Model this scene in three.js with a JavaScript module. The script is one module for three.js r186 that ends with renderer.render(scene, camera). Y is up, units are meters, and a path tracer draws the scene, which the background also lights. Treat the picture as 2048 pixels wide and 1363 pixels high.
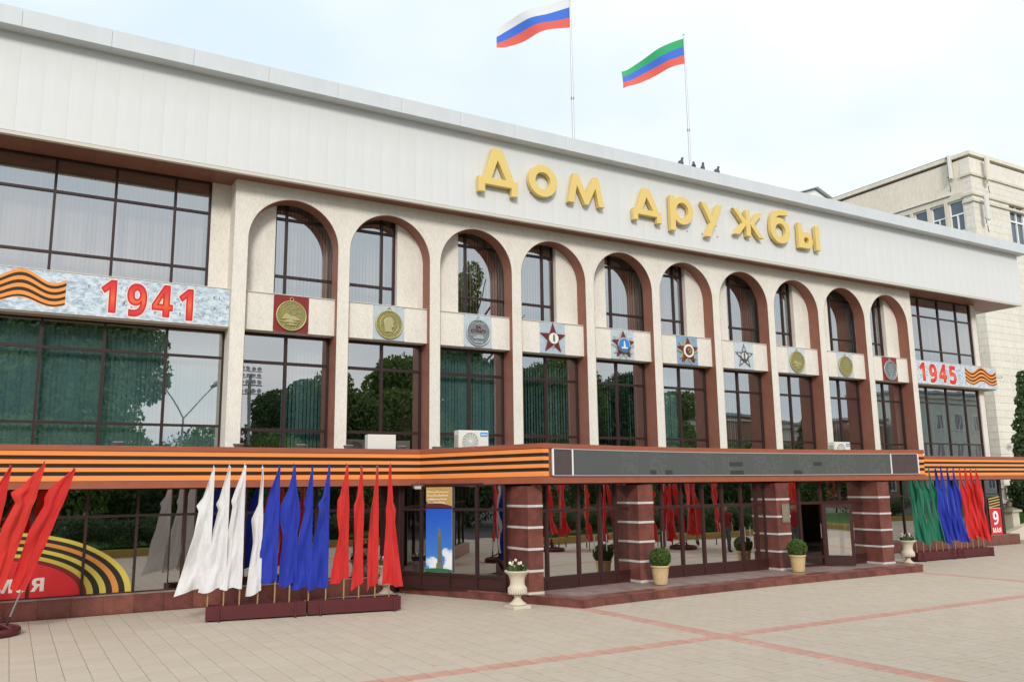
import * as THREE from 'three';
import { mergeGeometries } from 'three/addons/utils/BufferGeometryUtils.js';
import { FontLoader } from 'three/addons/loaders/FontLoader.js';
import { TextGeometry } from 'three/addons/geometries/TextGeometry.js';
import { MarchingCubes } from 'three/addons/objects/MarchingCubes.js';
import { RoundedBoxGeometry } from 'three/addons/geometries/RoundedBoxGeometry.js';

// ------------------------------------------------------------------ camera, sky, sun, exposure
const scene = new THREE.Scene();
const camera = new THREE.PerspectiveCamera(43.82, 1024 / 681, 0.1, 900);
{
  const yaw = 0.5316, pitch = 0.1715, roll = -0.0128;
  const fwd = new THREE.Vector3(Math.sin(yaw) * Math.cos(pitch), Math.sin(pitch), -Math.cos(yaw) * Math.cos(pitch));
  const right = new THREE.Vector3(Math.cos(yaw), 0, Math.sin(yaw)), up = new THREE.Vector3().crossVectors(right, fwd);
  const r2 = right.clone().multiplyScalar(Math.cos(roll)).addScaledVector(up, Math.sin(roll));
  const u2 = right.clone().multiplyScalar(-Math.sin(roll)).addScaledVector(up, Math.cos(roll));
  camera.position.set(0, 2.55, 20.9);
  camera.quaternion.setFromRotationMatrix(new THREE.Matrix4().makeBasis(r2, u2, fwd.clone().negate()));
}
const renderer = new THREE.WebGLRenderer({ antialias: true });
renderer.setSize(1024, 681);
renderer.toneMapping = THREE.LinearToneMapping;
renderer.toneMappingExposure = 1.55;
renderer.shadowMap.enabled = true;

// value noise used by the sky and by every texture
function hash(x, y, s) { let h = Math.imul(x, 374761393) + Math.imul(y, 668265263) + Math.imul(s, 1274126177); h = Math.imul(h ^ (h >>> 13), 1274126177); return ((h ^ (h >>> 16)) >>> 0) / 4294967296; }
function vnoise(x, y, s, px = 0, py = 0) {
  const x0 = Math.floor(x), y0 = Math.floor(y), fx = x - x0, fy = y - y0, a = fx * fx * (3 - 2 * fx), b = fy * fy * (3 - 2 * fy);
  const w = (i, p) => (p ? ((i % p) + p) % p : i), h = (i, j) => hash(w(i, px), w(j, py), s);
  return (h(x0, y0) * (1 - a) + h(x0 + 1, y0) * a) * (1 - b) + (h(x0, y0 + 1) * (1 - a) + h(x0 + 1, y0 + 1) * a) * b;
}
function fbm(x, y, s, oct = 4, px = 0, py = 0) { let v = 0, a = 0.5, t = 0; for (let i = 0; i < oct; i++) { v += a * vnoise(x, y, s + i, px, py); t += a; x *= 2; y *= 2; px *= 2; py *= 2; a *= 0.5; } return v / t; }
function rand(seed) { let s = seed >>> 0; return () => { s = (s + 0x6d2b79f5) | 0; let t = Math.imul(s ^ (s >>> 15), 1 | s); t = (t + Math.imul(t ^ (t >>> 7), 61 | t)) ^ t; return ((t ^ (t >>> 14)) >>> 0) / 4294967296; }; }

{ // thin bright overcast: white cloud with pale blue showing through
  const W = 1024, H = 512, d = new Float32Array(W * H * 4);
  for (let j = 0; j < H; j++) for (let i = 0; i < W; i++) {
    const el = (j + 0.5) / H * Math.PI - Math.PI / 2, k = Math.max(0.12, Math.sin(Math.abs(el)) + 0.18), az = (i + 0.5) / W * Math.PI * 2;
    const cx = Math.cos(az) * Math.cos(el) / k, cz = Math.sin(az) * Math.cos(el) / k;
    const c = Math.min(1, Math.max(0, (fbm(cx * 1.3 + 9, cz * 1.3 + 5, 3, 5) - 0.33) * 2.5));
    const o = (j * W + i) * 4;
    d[o] = 0.50 * (1 - c) + 0.70 * c; d[o + 1] = 0.59 * (1 - c) + 0.71 * c; d[o + 2] = 0.655 * (1 - c) + 0.72 * c; d[o + 3] = 1;
  }
  const sky = new THREE.DataTexture(d, W, H, THREE.RGBAFormat, THREE.FloatType);
  sky.mapping = THREE.EquirectangularReflectionMapping; sky.magFilter = THREE.LinearFilter; sky.minFilter = THREE.LinearFilter; sky.needsUpdate = true;
  scene.background = sky; scene.environment = sky;
}
const sun = new THREE.DirectionalLight(0xfff6ec, 1.5);
sun.position.set(-10, 29, 46); sun.target.position.set(12, 0, 0); sun.castShadow = true; sun.shadow.radius = 26;
Object.assign(sun.shadow.camera, { left: -60, right: 60, top: 60, bottom: -60, near: 1, far: 160 }); sun.shadow.mapSize.set(2048, 2048);
scene.add(sun, sun.target);

// ------------------------------------------------------------------ textures and materials
function noiseTex(n, fn, srgb = true) {
  const d = new Uint8Array(n * n * 4);
  for (let j = 0; j < n; j++) for (let i = 0; i < n; i++) { const v = fn(i / n, j / n, i, j), o = (j * n + i) * 4, a = Array.isArray(v) ? v : [v, v, v]; for (let c = 0; c < 3; c++) d[o + c] = Math.max(0, Math.min(255, a[c] * 255)); d[o + 3] = 255; }
  const t = new THREE.DataTexture(d, n, n); t.wrapS = t.wrapT = THREE.RepeatWrapping; t.magFilter = THREE.LinearFilter; t.minFilter = THREE.LinearFilter; t.needsUpdate = true;
  if (srgb) t.colorSpace = THREE.SRGBColorSpace; return t;
}
function rep(t, u, v = u) { const c = t.clone(); c.repeat.set(u, v); c.needsUpdate = true; return c; }
const tGrain = noiseTex(256, (x, y, i, j) => 0.86 + 0.14 * fbm(x * 8, y * 8, 11, 4, 8, 8) * 0.8 + 0.06 * (hash(i, j, 2) - 0.5));
const tStucco = noiseTex(512, (x, y, i, j) => 0.84 + 0.10 * fbm(x * 90, y * 22, 21, 2, 90, 22) + 0.06 * fbm(x * 5, y * 3, 23, 4, 5, 3) + 0.05 * (hash(i, j, 4) - 0.5));
const bStucco = noiseTex(256, (x, y) => fbm(x * 60, y * 34, 31, 2, 60, 34), false);
const tPanel = noiseTex(512, (x, y) => 0.90 + 0.05 * fbm(x * 4, y * 4, 41, 4, 4, 4) + 0.02 * fbm(x * 40, y * 2, 43, 3, 40, 2) + 0.03 * fbm(x * 7, y * 5, 44, 3, 7, 5));
const tGranite = noiseTex(512, (x, y, i, j) => { const g = fbm(x * 64, y * 64, 51, 2, 64, 64), s = hash(i >> 1, j >> 1, 52), k = 0.70 + 0.30 * fbm(x * 5, y * 5, 53, 3, 5, 5) + 0.22 * (g - 0.5) + (s > 0.94 ? 0.14 : s < 0.06 ? -0.16 : 0); return [k, k * 0.99, k * 0.98]; });
const tTile = noiseTex(512, (x, y, i, j) => { const k = 0.82 + 0.16 * fbm(x * 4, y * 4, 61, 5, 4, 4) + 0.05 * (hash(i, j, 62) - 0.5) - Math.max(0, fbm(x * 12, y * 12, 63, 3, 12, 12) - 0.66) * 0.6; return [k, k * 0.995, k * 0.985]; });
const tLeaf = noiseTex(128, (x, y) => 0.75 + 0.25 * fbm(x * 6, y * 6, 71, 3, 6, 6));
const tGrass = noiseTex(256, (x, y, i, j) => { const k = 0.6 + 0.4 * fbm(x * 24, y * 24, 81, 3, 24, 24) + 0.15 * (hash(i, j, 3) - 0.5); return [k, k, k * 0.9]; });
const tCloth = noiseTex(256, (x, y, i, j) => 0.92 + 0.06 * fbm(x * 10, y * 10, 91, 3, 10, 10) + 0.03 * ((i + j) % 2));
const bWavy = noiseTex(256, (x, y) => fbm(x * 3, y * 3, 95, 2, 3, 3), false);
const S = (hex, o = {}) => new THREE.MeshStandardMaterial({ color: new THREE.Color(hex), roughness: 0.8, ...o });
const P = (hex, o = {}) => new THREE.MeshPhysicalMaterial({ color: new THREE.Color(hex), roughness: 0.8, ...o });
const M = {
  stucco: S('#f4efe4', { map: rep(tStucco, 0.7), bumpMap: rep(bStucco, 1.2), bumpScale: 0.006, roughness: 0.95 }),
  white: S('#e7eaea', { map: rep(tPanel, 0.25), roughness: 0.5 }),
  whiteB: S('#e7e9e9', { map: rep(tPanel, 0.25), roughness: 0.5 }),
  whiteC: S('#e8eaea', { map: rep(tPanel, 0.25), roughness: 0.5 }),
  cap: S('#dce2e6', { map: rep(tPanel, 0.2), roughness: 0.55 }),
  seam: S('#e2e4e4', { roughness: 0.9 }),
  lip: S('#cfcbbf', { roughness: 0.6 }),
  brown: S('#9c6552', { map: rep(tGrain, 0.6), roughness: 0.5 }),
  soffit: S('#96604c', { map: rep(tGrain, 0.5), roughness: 0.42 }),
  soffitB: S('#90594a', { map: rep(tGrain, 0.4), roughness: 0.42 }),
  trim: S('#a85f45', { map: rep(tGrain, 0.5), roughness: 0.5 }),
  under: S('#b5a08a', { map: rep(tGrain, 0.5), roughness: 0.7 }),
  frame: S('#34201f', { roughness: 0.4 }),
  frameL: S('#3c201f', { roughness: 0.4 }),
  granite: [0, 1, 2, 3].map((k) => S(['#855048', '#7f4c45', '#8b554c', '#794843'][k], { map: rep(tGranite, 0.9 + k * 0.13), roughness: 0.3 })),
  treadStone: S('#a08a84', { map: rep(tGranite, 1.1), roughness: 0.5 }),
  band: S('#dcdcd8', { map: rep(tGrain, 1), roughness: 0.6 }),
  glass: P('#d6cfc8', { transmission: 1, thickness: 0, roughness: 0.0, ior: 5.0, bumpMap: rep(bWavy, 0.5), bumpScale: 0.0012 }),
  glassLow: P('#d6cfc8', { transmission: 1, thickness: 0, roughness: 0.0, ior: 4.6, bumpMap: rep(bWavy, 0.5), bumpScale: 0.0008 }),
  glassDoor: P('#d6cfc8', { transmission: 1, thickness: 0, roughness: 0.0, ior: 6.5, bumpMap: rep(bWavy, 0.5), bumpScale: 0.0008 }),
  blind: S('#98dbe8', { roughness: 0.9, side: THREE.DoubleSide }), curtain: S('#e9dcdc', { roughness: 0.95 }),
  room: S('#5d5752', { roughness: 0.95 }), roomFloor: S('#6a5c50', { roughness: 0.7 }),
  gold: S('#e3c878', { roughness: 0.55 }),
  brass: S('#96905a', { roughness: 0.45, metalness: 0.4, bumpMap: rep(bStucco, 1.6), bumpScale: 0.02 }),
  brassL: S('#b8b07c', { roughness: 0.45, metalness: 0.4 }),
  silver: S('#7c868a', { roughness: 0.4, metalness: 0.55, bumpMap: rep(bStucco, 1.6), bumpScale: 0.015 }), silverL: S('#b9bfbe', { roughness: 0.4, metalness: 0.45 }),
  ruby: S('#6b1f1f', { roughness: 0.3 }), enamelBlue: S('#2f7fd0', { roughness: 0.35 }), enamelWhite: S('#e8e6dc', { roughness: 0.4 }),
  metal: S('#9a9c9c', { roughness: 0.4, metalness: 0.7 }), metalDark: S('#3c3c3e', { roughness: 0.5, metalness: 0.3 }), poleWhite: S('#c9ccce', { roughness: 0.4, metalness: 0.2 }),
  wood: S('#a3865c', { roughness: 0.7 }), maroon: S('#5c1d24', { map: rep(tGrain, 1), roughness: 0.45 }), maroonD: S('#43161b', { roughness: 0.5 }),
  plastic: S('#dcdbd4', { roughness: 0.5 }), plasticD: S('#8f908c', { roughness: 0.5 }),
  urn: S('#e2d8c4', { map: rep(tGrain, 3), roughness: 0.75 }), pot: S('#d8bd8c', { map: rep(tGrain, 3), roughness: 0.8 }),
  soil: S('#3a2a1f', { roughness: 1 }),
  box: P('#4f6a24', { roughness: 0.8, transmission: 0.2 }), boxB: P('#3d5a1e', { roughness: 0.8, transmission: 0.2 }),
  petal: S('#e9e4c0', { roughness: 0.8, side: THREE.DoubleSide }), petalV: S('#43305e', { roughness: 0.8 }), petalR: S('#c8371f', { roughness: 0.8 }),
  leafA: P('#6b8838', { map: rep(tLeaf, 1), roughness: 0.75, transmission: 0.3 }), leafB: P('#5c7a34', { roughness: 0.75, transmission: 0.3 }), leafC: P('#436032', { roughness: 0.8, transmission: 0.2 }),
  bark: S('#5a4a3c', { map: rep(tGrain, 2), roughness: 0.95 }),
  grass: S('#4c7a2c', { map: rep(tGrass, 0.5), roughness: 1 }),
  beige: S('#f5eddb', { map: rep(tStucco, 0.2), roughness: 0.9 }), stone: [0, 1, 2].map((k) => S(['#f3efe2', '#f5f1e5', '#f1ecdf'][k], { map: rep(tStucco, 0.2), roughness: 0.9 })), groove: S('#a89f88', { roughness: 1 }),
  lime: S('#e6dfcd', { map: rep(tStucco, 0.6), roughness: 0.9 }), greyStone: S('#8e8f8a', { map: rep(tStucco, 0.4), roughness: 0.9 }),
  pvc: S('#eef0f0', { roughness: 0.5 }), pane: S('#5f6c78', { roughness: 0.08, metalness: 0.3 }),
  mint: S('#cfe3d6', { map: rep(tStucco, 0.2), roughness: 0.9 }), rust: S('#b08672', { map: rep(tStucco, 0.3), roughness: 0.9 }), asphalt: S('#4a4a4a', { map: rep(tTile, 0.3), roughness: 0.95 }),
  yellow: S('#a98d45', { roughness: 0.8 }),
};
const cloth = (hex) => P(hex, { map: rep(tCloth, 2), roughness: 0.85, transmission: 0.25, thickness: 0, sheen: 0.3, sheenColor: new THREE.Color('#ffffff'), sheenRoughness: 0.6, side: THREE.DoubleSide });
const C = { white: cloth('#f3f4f6'), blue: cloth('#1a36b8'), red: cloth('#dd2420'), redB: cloth('#e23327'), green: cloth('#0f7a5c') };

// ------------------------------------------------------------------ helpers
const used = new Map();
function numbered(name) { const n = used.get(name) ?? 0; used.set(name, n + 1); return n ? `${name}_${String(n).padStart(3, '0')}` : name; }
function add(name, geo, mat, parent = scene) {
  const m = new THREE.Mesh(geo, mat); m.name = parent === scene ? numbered(name) : name; m.castShadow = m.receiveShadow = true; parent.add(m); return m;
}
function group(name, parent = scene, pos) { const g = new THREE.Group(); g.name = parent === scene ? numbered(name) : name; parent.add(g); if (pos) g.position.set(...pos); return g; }
function tag(o, label, category, grp) { o.userData.label = label; o.userData.category = category; if (grp) o.userData.group = grp; return o; }
function structure(o, label) { o.userData.kind = 'structure'; if (label) o.userData.label = label; return o; }
// texture coordinates in metres, by the way each face points
function metreUV(g) {
  g = g.index ? g.toNonIndexed() : g; const p = g.attributes.position, uv = new Float32Array(p.count * 2);
  if (!g.attributes.normal) g.computeVertexNormals();
  for (let i = 0; i < p.count; i += 3) {
    const ax = p.getX(i + 1) - p.getX(i), ay = p.getY(i + 1) - p.getY(i), az = p.getZ(i + 1) - p.getZ(i), bx = p.getX(i + 2) - p.getX(i), by = p.getY(i + 2) - p.getY(i), bz = p.getZ(i + 2) - p.getZ(i);
    const nx = Math.abs(ay * bz - az * by), ny = Math.abs(az * bx - ax * bz), nz = Math.abs(ax * by - ay * bx);
    for (let k = i; k < i + 3; k++) { const x = p.getX(k), y = p.getY(k), z = p.getZ(k); uv[k * 2] = nx > ny && nx > nz ? z : x; uv[k * 2 + 1] = ny > nx && ny > nz ? z : y; }
  }
  g.setAttribute('uv', new THREE.BufferAttribute(uv, 2)); return g;
}
const raw = (x0, x1, y0, y1, z0, z1) => new THREE.BoxGeometry(x1 - x0, y1 - y0, z1 - z0).translate((x0 + x1) / 2, (y0 + y1) / 2, (z0 + z1) / 2);
const bx = (...a) => metreUV(raw(...a));
const cyl = (x, y, z, r0, r1, h, n = 16) => new THREE.CylinderGeometry(r1, r0, h, n).translate(x, y + h / 2, z);
const merge = (list) => mergeGeometries(list.map((g) => { const h = g.index ? g.toNonIndexed() : g; for (const k of Object.keys(h.attributes)) if (!['position', 'normal', 'uv'].includes(k)) h.deleteAttribute(k); return h; }));
function rod(a, b, r, n = 8, r2 = r) { const A = new THREE.Vector3(...a), B = new THREE.Vector3(...b), d = B.clone().sub(A), g = new THREE.CylinderGeometry(r2, r, d.length(), n); g.applyQuaternion(new THREE.Quaternion().setFromUnitVectors(new THREE.Vector3(0, 1, 0), d.normalize())); return g.translate((A.x + B.x) / 2, (A.y + B.y) / 2, (A.z + B.z) / 2); }
// a wall of given thickness along a plan polyline [x, z]; its front is on the right-hand side seen walking along it with z towards the viewer
function wallAlong(pts, y0, y1, th, out = 0) {
  const n = pts.length, off = (d) => pts.map((p, i) => { const a = pts[Math.max(0, i - 1)], b = pts[Math.min(n - 1, i + 1)]; let n1 = null; const seg = (q, r) => { const dx = r[0] - q[0], dz = r[1] - q[1], l = Math.hypot(dx, dz) || 1; return [-dz / l, dx / l]; };
    const s1 = i > 0 ? seg(a, p) : seg(p, b), s2 = i < n - 1 ? seg(p, b) : s1; let mx = s1[0] + s2[0], mz = s1[1] + s2[1]; const l = Math.hypot(mx, mz); mx /= l; mz /= l; const k = 1 / Math.max(0.35, mx * s1[0] + mz * s1[1]); return [p[0] + mx * k * d, p[1] + mz * k * d]; });
  const F = off(out), B = off(out - th), pos = [], uv = []; let L = 0;
  const quad = (a, b, c, d, u0, u1, v0, v1) => { pos.push(...a, ...b, ...c, ...a, ...c, ...d); uv.push(u0, v0, u1, v0, u1, v1, u0, v0, u1, v1, u0, v1); };
  for (let i = 0; i < n - 1; i++) {
    const l = Math.hypot(F[i + 1][0] - F[i][0], F[i + 1][1] - F[i][1]), [a, b] = [F[i], F[i + 1]], [c, d] = [B[i], B[i + 1]];
    quad([a[0], y0, a[1]], [b[0], y0, b[1]], [b[0], y1, b[1]], [a[0], y1, a[1]], L, L + l, y0, y1);
    quad([d[0], y0, d[1]], [c[0], y0, c[1]], [c[0], y1, c[1]], [d[0], y1, d[1]], L, L + l, y0, y1);
    quad([a[0], y1, a[1]], [b[0], y1, b[1]], [d[0], y1, d[1]], [c[0], y1, c[1]], L, L + l, 0, th);
    quad([c[0], y0, c[1]], [d[0], y0, d[1]], [b[0], y0, b[1]], [a[0], y0, a[1]], L, L + l, 0, th); L += l;
  }
  for (const [i, s] of [[0, 1], [n - 1, -1]]) { const f = F[i], b = B[i], q = [[b[0], y0, b[1]], [f[0], y0, f[1]], [f[0], y1, f[1]], [b[0], y1, b[1]]]; if (s < 0) q.reverse(); quad(...q, 0, th, y0, y1); }
  const g = new THREE.BufferGeometry(); g.setAttribute('position', new THREE.Float32BufferAttribute(pos, 3)); g.setAttribute('uv', new THREE.Float32BufferAttribute(uv, 2)); g.computeVertexNormals(); return g;
}
function slabPlan(pts, y0, y1) { // horizontal slab from a plan outline [x, z]
  const s = new THREE.Shape(pts.map(([x, z]) => new THREE.Vector2(x, -z))); const g = new THREE.ExtrudeGeometry(s, { depth: y1 - y0, bevelEnabled: false }); g.rotateX(-Math.PI / 2).translate(0, y0, 0); return metreUV(g);
}
function canvasTex(w, h, draw) { const c = document.createElement('canvas'); c.width = w; c.height = h; draw(c.getContext('2d'), w, h); const t = new THREE.CanvasTexture(c); t.colorSpace = THREE.SRGBColorSpace; t.magFilter = THREE.LinearFilter; return t; }
// board with a print on its front (+z); the sides are plain
function board(name, w, h, d, tex, side, parent, rough = 0.6) {
  const g = new THREE.BoxGeometry(w, h, d), m = S('#ffffff', { map: tex, roughness: rough }); g.clearGroups(); g.addGroup(0, 24, 0); g.addGroup(24, 6, 1); g.addGroup(30, 6, 0);
  const o = new THREE.Mesh(g, [side, m]); o.name = parent ? name : numbered(name); o.castShadow = o.receiveShadow = true; (parent ?? scene).add(o); return o;
}
const font = await new FontLoader().loadAsync('fonts/droid/droid_sans_bold.typeface.json');

// ------------------------------------------------------------------ plan of the building (metres; x along the facade, z towards the square)
const X1 = 7.021, BAY = 2.648, PW = 0.313, SOFFIT = 10.27, CAPY = 12.6, LEDGE0 = 6.5, LEDGE1 = 7.45, CAN0 = 2.64, CAN1 = 3.54, MID = 17.77;
const openL = (i) => X1 + (i - 2) * BAY + PW, openR = (i) => X1 + (i - 1) * BAY; // bay i = 1..10
const arc = (x, zEnd, sag) => zEnd - sag * (1 - ((x - 17.15) / 6.75) ** 2);
const arcPts = (xa, xb, zEnd, sag, n = 24) => Array.from({ length: n + 1 }, (_, i) => { const x = xa + (xb - xa) * i / n; return [x, arc(x, zEnd, sag)]; });

// ground: one sheet to the horizon
structure(add('ground', new THREE.PlaneGeometry(900, 900).rotateX(-Math.PI / 2).translate(0, -0.03, 0), M.asphalt), 'dark asphalt ground beyond the paved square');

// paved square: tiles as pieces, 300 nearest single, the rest as one
{
  const paving = structure(add('paving', bx(-14, 60, -0.026, -0.012, -2, 30), S('#bfb4a3', { map: rep(tTile, 0.5), roughness: 1 })), 'beige tiled paving of the square');
  const T = 0.335, G = 0.005, mats = ['#d6c9b8', '#d4c6b4', '#d7cbba', '#d5c8b8', '#d2c5b3'].map((c, k) => S(c, { map: rep(tTile, 0.37 + k * 0.06), roughness: 0.82 }));
  const red = ['#d6a898', '#d3a494', '#d9ac9c'].map((c, k) => S(c, { map: rep(tTile, 1.1 + k * 0.3), roughness: 0.82 }));
  const tile = (x, z, w, d) => { const b = 0.004, h = 0.012, p = new THREE.BoxGeometry(w - G, h, d - G), a = p.attributes.position; for (let i = 0; i < a.count; i++) if (a.getY(i) > 0) { a.setX(i, a.getX(i) - Math.sign(a.getX(i)) * b * 0.5); a.setZ(i, a.getZ(i) - Math.sign(a.getZ(i)) * b * 0.5); } return metreUV(p.translate(x, -0.006, z)); };
  const stripZ = [9.6], stripX = [10.8, 22.7, -1.1], SW = 0.34, rng = rand(5), near = [], rest = mats.map(() => []), restRed = red.map(() => []);
  const inStrip = (v, list) => list.some((s) => Math.abs(v - s) < SW / 2 + T / 2 - 0.02);
  const cam = new THREE.Vector2(0, 20.9), cells = [];
  for (let iz = 0; iz < 52; iz++) for (let ix = -6; ix < 136; ix++) {
    const x = 0.2 + (ix + 0.5) * T, z = 0.4 + (iz + 0.5) * T;
    const isRed = Math.abs(z - 9.6) < T / 2 || stripX.some((s) => Math.abs(x - s) < T / 2);
    cells.push([x, z, isRed, Math.hypot(x, z - 20.9)]);
  }
  const proj = new THREE.Vector3(); camera.updateMatrixWorld(); camera.updateProjectionMatrix();
  const visible = (x, z) => { proj.set(x, 0, z).project(camera); return Math.abs(proj.x) < 1.03 && Math.abs(proj.y) < 1.05 && proj.z < 1; };
  cells.sort((a, b) => a[3] - b[3]);
  let single = 0;
  for (const [x, z, isRed] of cells) {
    if (z > 16.5) continue;
    const k = Math.floor(rng() * (isRed ? 3 : 5)), vis = visible(x, z);
    if (vis && single < 300) { single++; const m = add(isRed ? 'red_paving_tile' : 'paving_tile', tile(0, 0, T, T), (isRed ? red : mats)[k], paving); m.position.set(x, (rng() - 0.5) * 0.002, z); m.rotation.set((rng() - 0.5) * 0.002, 0, (rng() - 0.5) * 0.002); }
    else (isRed ? restRed : rest)[k].push(tile(0, 0, T, T).rotateX((rng() - 0.5) * 0.003).translate(x, (rng() - 0.5) * 0.002, z));
  }
  rest.forEach((l, k) => { if (l.length) add('paving_tile_field', merge(l), mats[k], paving).userData.kind = 'stuff'; });
  restRed.forEach((l, k) => { if (l.length) add('red_paving_tile_field', merge(l), red[k], paving).userData.kind = 'stuff'; });
}

// ------------------------------------------------------------------ the house
const house = tag(group('culture_house'), 'long cream and white public building with ten arches, brown canopy and dark glass', 'building');
const XL = -4, XR = 38.5;
// glazing between two plan points: panes and a welded frame. xs and ys are the bar positions
function glazing(name, parent, [xa, za], [xb, zb], xs, ys, o = {}) {
  const { bar = 0.06, depth = 0.09, glass = M.glass, frame = M.frame, skip = [], seed = 1, tilt = 0.0022 } = o, g = group(name, parent, [xa, 0, za]), rng = rand(seed * 7919 + Math.round(xa * 100)); g.rotation.y = -Math.atan2(zb - za, xb - xa);
  const bars = []; const y0 = ys[0], y1 = ys[ys.length - 1], x0 = xs[0], x1 = xs[xs.length - 1];
  for (const x of xs) bars.push(bx(x - bar / 2, x + bar / 2, y0, y1, -depth / 2, depth / 2));
  for (const y of ys) bars.push(bx(x0, x1, y - bar / 2, y + bar / 2, -depth / 2 + 0.004, depth / 2 - 0.004));
  add('frame', merge(bars), frame, g);
  for (let i = 0; i < xs.length - 1; i++) for (let j = 0; j < ys.length - 1; j++) {
    if (skip.some(([a, b]) => a === i && b === j)) continue;
    const w = xs[i + 1] - xs[i] - bar + 0.01, h = ys[j + 1] - ys[j] - bar + 0.01, p = new THREE.PlaneGeometry(w, h); const uv = p.attributes.uv; for (let k = 0; k < 4; k++) uv.setXY(k, uv.getX(k) * w + i * 3.7 + seed, uv.getY(k) * h + j * 2.3);
    const m = add('pane', p, glass, g); m.position.set((xs[i] + xs[i + 1]) / 2, (ys[j] + ys[j + 1]) / 2, 0); m.rotation.set((rng() - 0.5) * tilt, (rng() - 0.5) * tilt, 0);
  }
  return g;
}
// arcade wall with ten arched openings
{
  const s = new THREE.Shape(), xl = 4.34, xr = openR(10) + PW, yb = 3.3, spring = 8.78;
  s.moveTo(xl, yb); s.lineTo(xl, SOFFIT - 0.004); s.lineTo(xr, SOFFIT - 0.004); s.lineTo(xr, yb);
  for (let i = 10; i >= 1; i--) { const a = openL(i), b = openR(i), r = (b - a) / 2; s.lineTo(b, yb); s.lineTo(b, spring); s.absarc((a + b) / 2, spring, r, 0, Math.PI, false); s.lineTo(a, yb); }
  const g = new THREE.ExtrudeGeometry(s, { depth: 0.42, bevelEnabled: false, curveSegments: 28 }); g.translate(0, 0, -0.42);
  add('arcade_wall', metreUV(g), M.stucco, house);
  // side walls of the arcade block, back to the wing glass
  add('end_pier', bx(4.34, 4.66, 3.3, SOFFIT - 0.004, -0.9, -0.421), M.stucco, house); add('end_pier', bx(xr - 0.31, xr, 3.3, SOFFIT - 0.004, -0.9, -0.421), M.stucco, house);
  for (let i = 1; i <= 10; i++) { // brown lining of each opening
    const a = openL(i), b = openR(i), r = (b - a) / 2, t = 0.012, o = new THREE.Shape(); o.moveTo(a + 0.002, yb); o.lineTo(a + 0.002, spring); o.absarc((a + b) / 2, spring, r - 0.002, Math.PI, 0, true); o.lineTo(b - 0.002, yb); o.lineTo(b - t, yb); o.lineTo(b - t, spring); o.absarc((a + b) / 2, spring, r - t, 0, Math.PI, false); o.lineTo(a + t, yb); o.lineTo(a + 0.002, yb);
    const lg = new THREE.ExtrudeGeometry(o, { depth: 0.45, bevelEnabled: false, curveSegments: 28 }); lg.translate(0, 0, -0.455);
    add('arch_lining', metreUV(lg), M.brown, house);
    const lo = new THREE.BoxGeometry(0.012, LEDGE0 - yb, 0.14); for (const [x, s2] of [[a + 0.008, 1], [b - 0.008, -1]]) add('window_jamb', metreUV(lo.clone().translate(x, (LEDGE0 + yb) / 2, -0.525)), M.brown, house);
    // balcony-like spandrel under the arch, with a metal coping
    const sp = group('spandrel', house); add('panel', bx(a + 0.013, b - 0.013, LEDGE0, LEDGE1, -0.72, -0.16), M.stucco, sp); add('coping', bx(a + 0.013, b - 0.013, LEDGE1, LEDGE1 + 0.018, -0.72, -0.135), M.lip, sp);
    // lower window
    const xs = [0.02, (b - a) / 2 + (i % 2 ? 0.0 : -0.03), b - a - 0.04], w = glazing('lower_window', house, [a + 0.01, -0.56], [b, -0.56], xs, [3.3, 4.05, 5.75, 6.46], { seed: i, bar: 0.075 });
    w.userData.label = 'tall dark glazed window of the first floor';
  }
  // upper wall behind the arches and the paired windows in it
  const centres = [1, 3, 5, 7, 9].map((k) => X1 + (k - 1) * BAY + PW / 2); let from = 4.66;
  centres.forEach((c, k) => {
    const l = c - 1.70, r = c + 1.70; add('recessed_wall', bx(from, l, LEDGE1 + 0.02, SOFFIT - 0.004, -0.72, -0.46), M.stucco, house); from = r;
    glazing('upper_window', house, [l, -0.66], [r, -0.66], [0.03, 0.33, 1.70, 3.0, 3.37], [LEDGE1 + 0.02, 8.05, 9.6, SOFFIT - 0.05], { seed: 20 + k, bar: 0.07 });
  });
  add('recessed_wall', bx(from, xr - 0.31, LEDGE1 + 0.02, SOFFIT - 0.004, -0.72, -0.46), M.stucco, house);
}
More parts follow.
